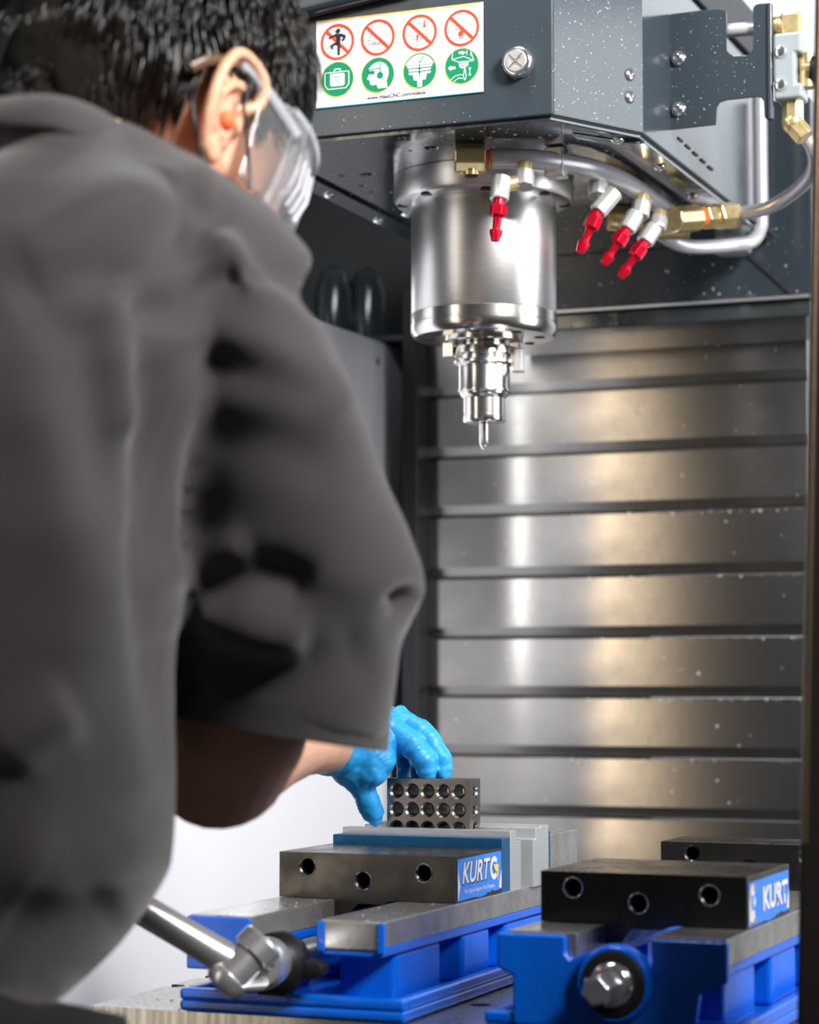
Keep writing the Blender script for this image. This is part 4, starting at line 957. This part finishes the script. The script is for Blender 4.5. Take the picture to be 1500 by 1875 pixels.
body = obj('body', bm, 'skin', man, smooth='all', mods=[remesh(0.0023, 4, 0.5)])
for s in (-1, 1):
    bm = NB(); ball(bm, Hd(0.079, s*0.032, 0.008), 0.0125, 3); e = obj('eye', bm, 'eye', man, smooth='all')
    bm = NB(); ball(bm, Hd(0.079, s*0.032, 0.008)+(fx*0.9-fz*0.35).normalized()*0.0085, 0.0058, 2); obj('iris', bm, 'iris', e, smooth='all')
bm = NB(); ball(bm, Hd(0.100, 0, -0.056), 1, 2, (0.004, 0.020, 0.004), HM); ball(bm, Hd(0.100, 0, -0.064), 1, 2, (0.005, 0.018, 0.0045), HM); obj('lips', bm, 'lip', man, smooth='all')

# ---- hair: cap plus locks
SKC = V((-0.010, 0, 0.048)); SKR = V((0.097, 0.080, 0.100))
def hairline(x, y):          # lowest hair height in head coordinates
    ay = abs(y)
    if x > 0.070: return 0.062
    if x > 0.030: return 0.030 + (x-0.030)/0.04*0.032 - (0.050 if (0.030 < x < 0.042 and ay > 0.05) else 0)
    if x > -0.020: return 0.036
    if x > -0.045: return 0.036 - (-0.020-x)/0.025*0.085
    return -0.100 + ay*0.35
def nape(p):
    t = min(1, -p.z/0.1)*min(1, -p.x/0.05); return V((p.x*(1+0.50*t), p.y*(1+0.05*t), p.z*(1+0.60*t)))
bm = NB(); bmesh.ops.create_icosphere(bm, subdivisions=6, radius=1)
kill = []
for v in bm.verts:
    p = V((v.co.x*SKR.x, v.co.y*SKR.y, v.co.z*SKR.z))
    if p.x < 0 and p.z < 0: p = nape(p)
    q = p + SKC
    if q.z < hairline(q.x, q.y): kill.append(v); continue
    n_ = noise.noise(q*38)*0.006 + noise.noise(q*90)*0.003
    v.co = Hd(*(q + p.normalized()*n_))
bmesh.ops.delete(bm, geom=kill, context='VERTS')
hair = obj('hair', bm, 'hair_base', man, smooth='all')
bm = NB(); rnd = random.Random(3)
crown = V((-0.055, 0.005, 0.125))
cnt = 0
while cnt < 9000:
    d = V((rnd.gauss(0,1), rnd.gauss(0,1), rnd.gauss(0,1))).normalized()
    p = V((d.x*SKR.x, d.y*SKR.y, d.z*SKR.z)); p = nape(p) if p.x < 0 and p.z < 0 else p; q = p + SKC
    if q.z < hairline(q.x, q.y)+0.004: continue
    nrm = V((p.x/SKR.x**2, p.y/SKR.y**2, p.z/SKR.z**2)).normalized()
    flow = (q-crown); flow = flow - nrm*flow.dot(nrm)
    if flow.length < 1e-4: continue
    flow.normalize()
    cl_ = noise.noise_vector(q*22)
    flow = (flow + V((0,0,-0.25)) + cl_*0.9); flow = (flow - nrm*flow.dot(nrm)).normalized()
    L = 0.020 + 0.020*rnd.random()
    if q.x > 0.03 and q.z > 0.05: L *= 1.15
    if q.z < 0.0: L *= 0.6
    lift = 0.12+0.22*rnd.random() + max(0, noise.noise(q*30))*0.5
    base = q - nrm*0.002
    pts = [base, base+flow*L*0.35+nrm*L*lift*0.45, base+flow*L*0.7+nrm*L*lift*0.55+cl_*L*0.1, base+flow*L+nrm*L*lift*0.35+cl_*L*0.25+V((0,0,-L*0.15))]
    pts = [Hd(*x) for x in pts]; side = Hd(*(base+flow.cross(nrm)))-Hd(*base); side.normalize()
    nw = (Hd(*(base+nrm))-Hd(*base)).normalized()
    w0_ = 0.0011+0.0009*rnd.random(); ring = None
    for i, (pp, w_) in enumerate(zip(pts, (1, 0.9, 0.6, 0))):
        if w_ == 0: tip = bm.verts.new(pp); [bm.faces.new((ring[a], ring[(a+1)%3], tip)) for a in range(3)]; break
        r_ = [bm.verts.new(pp+side*w0_*w_), bm.verts.new(pp-side*w0_*w_), bm.verts.new(pp+nw*w0_*w_*0.9)]
        if ring: [bm.faces.new((ring[a], ring[(a+1)%3], r_[(a+1)%3], r_[a])) for a in range(3)]
        ring = r_
    cnt += 1
# short hair running down the back of the neck into the collar
n0, n1 = Hd(-0.022, 0, -0.030), nb*1.0
nax = (n1-n0).normalized()
def neckp(t, ph, r):
    d = (-fx*math.cos(ph) - fy*math.sin(ph)); d = (d - nax*d.dot(nax)).normalized()
    return n0.lerp(n1, t)+d*r, d
bmn = NB(); grid = []
for i in range(13):
    row = []
    for j in range(25):
        ph = R(-100+ (140-30*i/12)*j/24); p_, d_ = neckp(i/12, ph, 0.0640-0.010*i/12 - (0.010 if j in (0, 24) else 0) + noise.noise(V((i*.7, j*.5, 0)))*0.002); row.append(bmn.verts.new(p_))
    grid.append(row)
for a_, b_ in zip(grid, grid[1:]):
    for j in range(24): bmn.faces.new((a_[j], a_[j+1], b_[j+1], b_[j]))
def solid(o): m_ = o.modifiers.new('s', 'SOLIDIFY'); m_.thickness = 0.003; m_.offset = 0
obj('nape_hair', bmn, 'hair_base', hair, smooth='all', mods=[solid])
for _ in range(3600):
    t_ = rnd.random()*0.95; ph = R(-100+(144-32*t_)*rnd.random()); p_, d_ = neckp(t_, ph, 0.0635-0.010*t_)
    L = 0.014+0.012*rnd.random(); fl = (nax + noise.noise_vector(p_*60)*0.5 + d_*0.15).normalized()
    sd_ = fl.cross(d_).normalized(); w_ = 0.0009+0.0006*rnd.random()
    a_ = [bm.verts.new(p_+sd_*w_), bm.verts.new(p_-sd_*w_), bm.verts.new(p_+d_*w_)]; m2_ = p_+fl*L*0.55+d_*0.003
    b_ = [bm.verts.new(m2_+sd_*w_*.7), bm.verts.new(m2_-sd_*w_*.7), bm.verts.new(m2_+d_*w_*.7)]; tip = bm.verts.new(p_+fl*L+d_*0.0015)
    for k in range(3): bm.faces.new((a_[k], a_[(k+1)%3], b_[(k+1)%3], b_[k])); bm.faces.new((b_[k], b_[(k+1)%3], tip))
lk = obj('locks', bm, 'hair', hair, smooth='all'); lk['kind'] = 'stuff'

# ---- shirt: torso and sleeve as one surface with folds
bm = NB()
loft(bm, [S_(110, 236, 1.345, 120, 0.055, -0.10), S_(130, 262, 1.345, 140, 0.068, -0.10), S_(150, 320, 1.34, 150, 0.075, -0.12), S_(115, 400, 1.335, 270, 0.10, -0.10), S_(95, 520, 1.325, 325, 0.12), S_(75, 700, 1.31, 320, 0.13), S_(55, 1000, 1.31, 290, 0.135),
          S_(35, 1300, 1.33, 288, 0.135), S_(22, 1480, 1.35, 296, 0.135), S_(8, 1590, 1.36, 305, 0.13), S_(-25, 1660, 1.365, 298, 0.125), S_(-60, 1730, 1.365, 282, 0.115), S_(-95, 1790, 1.36, 255, 0.10), S_(-120, 1850, 1.30, 215, 0.10), S_(-125, 1880, 1.30, 120, 0.07)], 40)
# slope of shoulders
tube(bm, [atZ(150, 330, 1.33), atZ(280, 410, 1.335), atZ(385, 490, 1.34), atZ(440, 570, 1.35)], [0.043, 0.046, 0.050, 0.055], 24)
def sl(px, py, Z, rpx, dep, tilt): 
    c = atZ(px, py, Z); ax_ = (cr*math.cos(tilt)+U*math.sin(tilt)); return (c, ax_*(rpx*Z/F_PX), cdp*dep)
loft(bm, [sl(395, 420, 1.335, 50, 0.03, -0.6), sl(412, 460, 1.335, 115, 0.060, -0.55), sl(448, 540, 1.34, 176, 0.070, -0.45), sl(466, 660, 1.35, 198, 0.074, -0.35), sl(485, 800, 1.365, 215, 0.078, -0.25),
          sl(512, 920, 1.375, 235, 0.080, -0.15), sl(532, 1010, 1.385, 246, 0.081, -0.12), sl(538, 1070, 1.39, 248, 0.081, -0.12), sl(518, 1135, 1.40, 223, 0.079, -0.14), sl(512, 1200, 1.41, 220, 0.078, -0.15), sl(508, 1270, 1.425, 214, 0.077, -0.16), sl(505, 1325, 1.435, 207, 0.076, -0.17)], 40)
bm2 = bm
shirt = obj('shirt', bm2, 'shirt', man, smooth='all', mods=[remesh(0.0055, 8, 0.5)], origin=(0,0,0))
# folds: ridges (+) and valleys (-) pushed along the surface normal, as creases in the cloth
FOLDS = [([(600,490),(540,502),(480,500),(440,486)], 1.28, 0.006, -0.0028),
         ([(0,502),(107,449),(224,374),(330,352),(405,358)], 1.24, 0.018, 0.011),
         ([(10,548),(122,488),(185,492),(215,540)], 1.22, 0.022, -0.012),
         ([(197,523),(229,630),(245,720),(250,820)], 1.21, 0.013, 0.009),
         ([(150,560),(180,660),(190,800),(215,950)], 1.21, 0.020, -0.007),
         ([(268,590),(290,680),(305,790),(318,900),(300,1000),(277,1080),(300,1250),(318,1400)], 1.26, 0.016, -0.017),
         ([(405,395),(345,450),(300,520),(267,593)], 1.26, 0.014, -0.010),
         ([(430,420),(390,470),(330,560)], 1.27, 0.012, 0.006),
         ([(452,500),(400,512),(350,560),(320,609)], 1.28, 0.013, -0.011),
         ([(350,640),(384,600),(480,646),(587,700),(640,760)], 1.30, 0.014, 0.007),
         ([(335,680),(427,664),(533,689),(613,737)], 1.31, 0.014, -0.005),
         ([(373,737),(480,750),(600,800),(690,900)], 1.32, 0.020, 0.005),
         ([(373,790),(453,790),(533,806),(667,886)], 1.33, 0.018, -0.005),
         ([(325,1072),(400,1025),(459,1005)], 1.35, 0.012, 0.009),
         ([(360,1090),(400,1062),(453,1048),(533,1074),(570,1090)], 1.36, 0.015, -0.010),
         ([(330,1105),(427,1142),(500,1165),(570,1165)], 1.37, 0.018, 0.008),
         ([(325,1150),(370,1205),(480,1230),(620,1215),(700,1190)], 1.38, 0.018, -0.006),
         ([(330,1180),(365,1230),(385,1290)], 1.38, 0.012, 0.005),
         ([(785,1095),(752,1108),(733,1130)], 1.44, 0.009, -0.012),
         ([(20,700),(90,800),(130,950),(150,1100),(120,1300)], 1.20, 0.022, 0.006),
         ([(220,1000),(250,1150),(260,1350),(290,1480)], 1.22, 0.020, 0.005),
         ([(0,1390),(60,1330),(130,1290)], 1.21, 0.016, 0.008),
         ([(0,1560),(110,1600),(200,1580),(280,1520)], 1.23, 0.022, 0.007),
         ([(10,1660),(110,1700),(220,1640)], 1.24, 0.030, -0.004)]
segs = []
for P_, Z_, w_, h_ in FOLDS:
    q_ = [atZ(x, y, Z_) for x, y in P_]; q_ = spline(q_, 4)
    for i in range(len(q_)-1): segs.append((q_[i], q_[i+1], w_, h_, i == 0, i == len(q_)-2))
me = shirt.data; off = wloc(shirt)
import numpy as np
nv = len(me.vertices); co = np.zeros(nv*3); me.vertices.foreach_get('co', co); co = co.reshape(-1, 3)+np.array(off)
no = np.zeros(nv*3); me.vertices.foreach_get('normal', no); no = no.reshape(-1, 3)
camp = np.array(CAM); view = co-camp; view /= np.linalg.norm(view, axis=1)[:, None]
face = np.clip(-(no*view).sum(1)*1.6, 0, 1)          # folds sit on the near (back) side of the cloth
disp = np.zeros(nv)
gi = 0; cur = None; groups = {}
k = 0
for P_, Z_, w_, h_ in FOLDS:
    q_ = spline([atZ(x, y, Z_) for x, y in P_], 4); best = np.full(nv, 9.0); tt = np.zeros(nv)
    for i in range(len(q_)-1):
        a = np.array(q_[i]); b = np.array(q_[i+1])
        # distance measured across the line of the crease, ignoring how deep the cloth lies under it
        ab = b-a; ap = co-a; vd = view
        ab2 = ab-vd*(vd@ab)[:, None]; ap2 = ap-vd*(ap*vd).sum(1)[:, None]
        t = np.clip((ap2*ab2).sum(1)/((ab2**2).sum(1)+1e-12), 0, 1); dist = np.linalg.norm(ap2-ab2*t[:, None], axis=1)
        m_ = dist < best; best[m_] = dist[m_]; tt[m_] = ((i+t)/(len(q_)-1))[m_]
    taper = np.clip(np.minimum(tt, 1-tt)*5+0.25, 0, 1)
    disp += 1.25*h_*np.exp(-(best/w_)**2)*taper
for i in range(nv):
    v = V(co[i]); disp[i] += noise.noise(V((v.x*9, v.y*9, v.z*14)))*0.0035
co2 = co + no*(disp*np.clip(face+0.15, 0, 1))[:, None] - np.array(off)
me.vertices.foreach_set('co', co2.ravel()); me.update()
# hem band of the sleeve and seam at the armhole
bm = NB()
ring_ = []
def hemring(px, py, Z, rpx, dep, tilt, k=1.02):
    c, u, v = sl(px, py, Z, rpx, dep, tilt); return [c+u*math.cos(a)*k+v*math.sin(a)*k for a in [2*math.pi*i/48 for i in range(48)]]
R1, R2, R3, R4 = hemring(507, 1290, 1.430, 211, 0.0770, -0.165, 1.0), hemring(505, 1318, 1.435, 209, 0.0768, -0.17, 1.014), hemring(504, 1340, 1.437, 207, 0.076, -0.17, 1.014), hemring(504, 1338, 1.437, 198, 0.073, -0.17, 0.97)
rv = [[bm.verts.new(p) for p in r] for r in (R1, R2, R3, R4, hemring(507, 1300, 1.430, 200, 0.073, -0.165, 0.97))]
for a, b in zip(rv, rv[1:]):
    for i in range(48): bm.faces.new((a[i], a[(i+1)%48], b[(i+1)%48], b[i]))
obj('sleeve_hem', bm, 'shirt', shirt, smooth=True)
# collar
bm = NB()
colr = []
cpts = [(-60, 195, 1.31, 35), (20, 180, 1.29, 50), (100, 178, 1.285, 56), (175, 200, 1.295, 58), (232, 238, 1.325, 48), (262, 268, 1.37, 30), (262, 290, 1.41, 18)]
top = spline([atZ(x, y-8, Z) for x, y, Z, h in cpts], 5); bot = spline([atZ(x-6, y+h+6, Z-0.012) for x, y, Z, h in cpts], 5)
n_ = len(top); T1 = []; 
for i in range(n_):
    c_ = (top[i]+bot[i])/2; inn = -cdp*-0.006
    T1.append([bm.verts.new(top[i]), bm.verts.new(c_-cdp*0.007), bm.verts.new(bot[i]-cdp*0.004), bm.verts.new(bot[i]+cdp*0.002), bm.verts.new(c_+cdp*0.002), bm.verts.new(top[i]+cdp*0.005)])
for a, b in zip(T1, T1[1:]):
    for i in range(6): bm.faces.new((a[i], a[(i+1)%6], b[(i+1)%6], b[i]))
bm.faces.new(T1[0]); bm.faces.new(T1[-1][::-1])
def subs(o): m_ = o.modifiers.new('s', 'SUBSURF'); m_.levels = 2; m_.render_levels = 2
obj('collar', bm, 'shirt', shirt, smooth='all', mods=[subs])
# left sleeve (out of the picture)
bm = NB()
tube(bm, [atZ(-110, 470, 1.34), atZ(-190, 560, 1.34), atZ(-235, 800, 1.35), atZ(-250, 1000, 1.36), atZ(-245, 1150, 1.38)], [0.05, 0.075, 0.078, 0.075, 0.072], 24)
obj('left_sleeve', bm, 'shirt', shirt, smooth=True)
# trousers
bm = NB()
loft(bm, [S_(-150, 1800, 1.30, 190, 0.10), S_(-160, 1870, 1.30, 222, 0.11), S_(-190, 1990, 1.30, 225, 0.115), S_(-200, 2150, 1.30, 215, 0.115)], 32)
for L0 in (LF, RF):
    g = V((L0.x, L0.y-0.04, 0)); tube(bm, [L0+V((0,0,0.02)), V((g.x, g.y+0.03, 0.90)), V((g.x, g.y+0.03, 0.62)), V((g.x, g.y, 0.32)), V((g.x, g.y, FLOOR+0.05))], [0.10, 0.09, 0.075, 0.065, 0.062], 24)
obj('trousers', bm, 'trousers', man, smooth='all', mods=[remesh(0.010, 6)])
for L0 in (LF, RF):
    g = V((L0.x, L0.y-0.04, 0)); bm = NB()
    loft(bm, [(V((g.x, g.y-0.08, FLOOR+0.035)), V((0.03,0,0)), V((0,0,0.034))), (V((g.x, g.y-0.03, FLOOR+0.05)), V((0.045,0,0)), V((0,0,0.049))), (V((g.x, g.y+0.06, FLOOR+0.042)), V((0.045,0,0)), V((0,0,0.041))), (V((g.x, g.y+0.16, FLOOR+0.03)), V((0.05,0,0)), V((0,0,0.029))), (V((g.x, g.y+0.21, FLOOR+0.022)), V((0.03,0,0)), V((0,0,0.021)))], 20, 2.6)
    obj('shoe', bm, 'shoe', man, smooth='all')

# ---- gloved right hand
def chain(bm_, pts): pass
gl = NB()
def G(x, y, Y): return atY(x, y, Y)
palm = [(G(600,1372,1.81), 0.029), (G(632,1372,1.835), 0.030), (G(668,1364,1.855), 0.033), (G(700,1348,1.872), 0.033)]
tube(gl, spline([p for p, r in palm], 4), [0.0255,0.026,0.0265,0.027,0.0275,0.028,0.029,0.030,0.030,0.030,0.029,0.028,0.027], 24, flat=0.85)
ball(gl, G(668, 1388, 1.845), 0.024, 3, (1.15, 1.0, 0.95)); ball(gl, G(702, 1345, 1.878), 0.025, 3, (1.0, 1.0, 1.05))
ball(gl, G(645, 1398, 1.838), 0.021, 3)
# fingers: knuckle, middle joint, end joint, tip
fing = [((708,1330,1.860),(752,1362,1.862),(777,1394,1.866),(783,1416,1.868), 0.0106),      # index
        ((722,1313,1.882),(778,1347,1.882),(806,1388,1.882),(812,1415,1.882), 0.0102),
        ((718,1322,1.900),(764,1362,1.898),(770,1398,1.894),(766,1417,1.892), 0.0100),
        ((700,1346,1.912),(738,1384,1.908),(744,1406,1.905),(738,1424,1.902), 0.0088)]
for f in fing:
    r = f[4]; pts = spline([G(*p) for p in f[:4]], 6); n_ = len(pts)
    rad = [r*(1.14-0.30*i/(n_-1)) * (1+0.07*math.cos(i/(n_-1)*3*2*math.pi)) for i in range(n_)]; rad[-1] *= 0.80
    tube(gl, pts, rad, 16); ball(gl, pts[-1], rad[-1]*1.0, 2)
# thumb
tp = [(648,1410,1.838),(662,1438,1.844),(676,1472,1.850),(687,1499,1.856)]
pts = spline([G(*p) for p in tp], 6); n_ = len(pts)
rad = [0.0170-0.0060*min(1, i/(n_*0.4)) if i < n_*0.4 else 0.0112-0.0020*(i/(n_-1)) for i in range(n_)]; rad[-1] *= 0.75
tube(gl, pts, rad, 16); ball(gl, pts[-1], rad[-1], 2)
# webs
ball(gl, G(676, 1410, 1.84), 0.017, 2); ball(gl, G(720, 1330, 1.885), 0.017, 2)
glove = obj('glove', gl, 'glove', man, smooth='all', mods=[remesh(0.0013, 4, 0.5)], origin=(0,0,0))
me = glove.data; off = wloc(glove)
wr = V((1, 0.4, -0.9)).normalized()
for v in me.vertices:
    p = v.co+off
    a = noise.noise(V((p.x*60+p.z*90, p.y*50, p.z*60-p.x*90))); b = noise.noise(p*150)
    kn = math.exp(-((p-G(765,1366,1.86)).length/0.018)**2) + math.exp(-((p-G(672,1465,1.85)).length/0.014)**2) + math.exp(-((p-G(700,1345,1.86)).length/0.03)**2)
    ridg = (1-abs(noise.noise(V(((p.x-p.z)*260, (p.x+p.z)*40, p.y*60)))*2))
    v.co += v.normal*(a*0.0010+b*0.0003+ridg*0.0007*(0.35+kn))
me.update()
bm = NB(); cpt = [G(592,1364,1.803), G(606,1368,1.815)]; tube(bm, cpt, [0.0248, 0.0250], 28); obj('cuff', bm, 'glove', glove, smooth=True)
# left glove, resting out of the picture
bm = NB(); lw = atZ(-90, 1560, 1.72); tube(bm, [lw-cdp*0.02, lw+cdp*0.04, lw+cdp*0.08+U*0.004], [0.028,0.033,0.036], 20, flat=0.7)
for i in range(4):
    b0_ = lw+cdp*0.08+cr*(i-1.5)*0.018; tube(bm, [b0_, b0_+cdp*(0.035+0.004*(i in (1,2))), b0_+cdp*0.055-U*0.02], [0.011,0.010,0.008], 12)
tube(bm, [lw+cdp*0.03+cr*0.025, lw+cdp*0.06+cr*0.05, lw+cdp*0.09+cr*0.055], [0.015,0.012,0.009], 12)
obj('glove', bm, 'glove', man, smooth='all', mods=[remesh(0.003, 4)])

# ---- goggles
gg = thing('safety_goggles', Hd(0.09, 0, 0.0), 'clear moulded safety goggles worn over the eyes, vent ribs on the side', 'goggles')
def arc(x0, rx, ry, a): return (x0+rx*math.cos(a), ry*math.sin(a))
bm = NB(); prev = None; N_ = 40
ZT, ZB = 0.036, -0.034
def lens_pt(a, z, o=0.0):
    bulge = 1-0.12*abs((z-0.001)/0.035)**2
    x, y = arc(0.030, (0.090+o)*bulge, 0.083+o, a); return Hd(x, y, z)
rows = [ZB, ZB*0.7, -0.012, 0.012, ZT*0.7, ZT]
g_o = [[bm.verts.new(lens_pt(R(-76+152*i/N_), z)) for z in rows] for i in range(N_+1)]
g_i = [[bm.verts.new(lens_pt(R(-76+152*i/N_), z, -0.0022)) for z in rows] for i in range(N_+1)]
for G_ in (g_o, g_i):
    for a, b in zip(G_, G_[1:]):
        for i in range(len(rows)-1): bm.faces.new((a[i], b[i], b[i+1], a[i+1]))
for i in range(N_):
    for j in (0, len(rows)-1): bm.faces.new((g_o[i][j], g_o[i+1][j], g_i[i+1][j], g_i[i][j]))
for i in (0, N_):
    for j in range(len(rows)-1): bm.faces.new((g_o[i][j], g_o[i][j+1], g_i[i][j+1], g_i[i][j]))
obj('lens', bm, 'clear', gg, smooth=True)
for zz, nm in ((ZT, 'upper_frame'), (ZB, 'lower_frame')):
    bm = NB(); s_ = 1 if zz > 0 else -1
    o1 = [lens_pt(R(-80+160*i/N_), zz, 0.002) for i in range(N_+1)]
    tube(bm, o1, 0.0032, 10)
    for i in range(N_):
        a0, a1 = R(-80+160*i/N_), R(-80+160*(i+1)/N_)
        def inn(a, h): x, y = arc(0.022, 0.080, 0.0735, a); return Hd(x, y, zz+s_*h)
        q8 = [lens_pt(a0, zz, 0.001), lens_pt(a1, zz, 0.001), inn(a1, 0.006), inn(a0, 0.006)]
        A = [bm.verts.new(p) for p in q8]; B = [bm.verts.new(p+fz*s_*0.0018) for p in q8]
        bm.faces.new(A); bm.faces.new(B[::-1])
        for k in range(4): bm.faces.new((A[k], A[(k+1)%4], B[(k+1)%4], B[k]))
    obj(nm, bm, 'clear_rim', gg, smooth=True)
for s in (-1, 1):
    # side shield with ribs
    bm = NB(); P_ = [(0.018, 0.026), (0.060, 0.036), (0.062, -0.032), (0.026, -0.026)]
    A = [bm.verts.new(Hd(x, s*0.0845, z)) for x, z in P_]; B = [bm.verts.new(Hd(x, s*0.0865, z)) for x, z in P_]
    bm.faces.new(A); bm.faces.new(B[::-1])
    for k in range(4): bm.faces.new((A[k], A[(k+1)%4], B[(k+1)%4], B[k]))
    obj('side_shield', bm, 'clear', gg, bevel=0.0008)
    for k in range(5):
        bm = NB(); x_ = 0.056+0.0075*k; a_ = math.acos(min(1, (x_-0.030)/0.090))*s
        tube(bm, [lens_pt(a_, -0.016, 0.003), lens_pt(a_, 0.0, 0.0045), lens_pt(a_, 0.018, 0.003)], 0.0016, 8); obj('vent_rib', bm, 'clear_rim', gg, smooth=True)
    bm = NB(); tube(bm, spline([Hd(0.052, s*0.087, 0.022), Hd(0.028, s*0.0875, 0.030), Hd(0.008, s*0.085, 0.036), Hd(-0.006, s*0.088, 0.034)], 5), 0.0022, 8, flat=1.8); obj('temple_arm', bm, 'clear_rim', gg, smooth=True)
    bm = NB(); tube(bm, spline([Hd(-0.006, s*0.088, 0.034), Hd(-0.026, s*0.090, 0.022), Hd(-0.036, s*0.088, 0.008)], 5), 0.0022, 8, flat=1.5); obj('arm_tip', bm, 'amber', gg, smooth=True, label='amber arm tip behind the ear')
# black cords of a face covering, behind and in front of the ear
cdg = thing('face_covering_cord', Hd(0.0, -0.08, 0.0), 'thin black ear cord running down behind and in front of the ear', 'cord')
bm = NB(); tube(bm, spline([atZ(362, 148, 1.425), atZ(354, 175, 1.41), atZ(355, 215, 1.405), atZ(364, 255, 1.405), atZ(376, 306, 1.40)], 6), 0.0016, 8); obj('rear_cord', bm, 'black', cdg, smooth=True)
bm = NB(); tube(bm, spline([atZ(446, 168, 1.425), atZ(447, 200, 1.42), atZ(452, 250, 1.42), atZ(455, 300, 1.43), atZ(456, 345, 1.44)], 6), 0.0011, 8); obj('front_cord', bm, 'black', cdg, smooth=True)
# foam ear plug
pd_ = (-fy); bm = NB(); prof(bm, Hd(0.004, -0.083, 0.0), -pd_, [(-0.004,0.0),(-0.003,0.0045),(0.0,0.0058),(0.010,0.0055)], 20)
o = obj('ear_plug', bm, 'plug', None, smooth='all'); tag(o, 'orange foam ear plug pushed into the ear', 'ear plug')
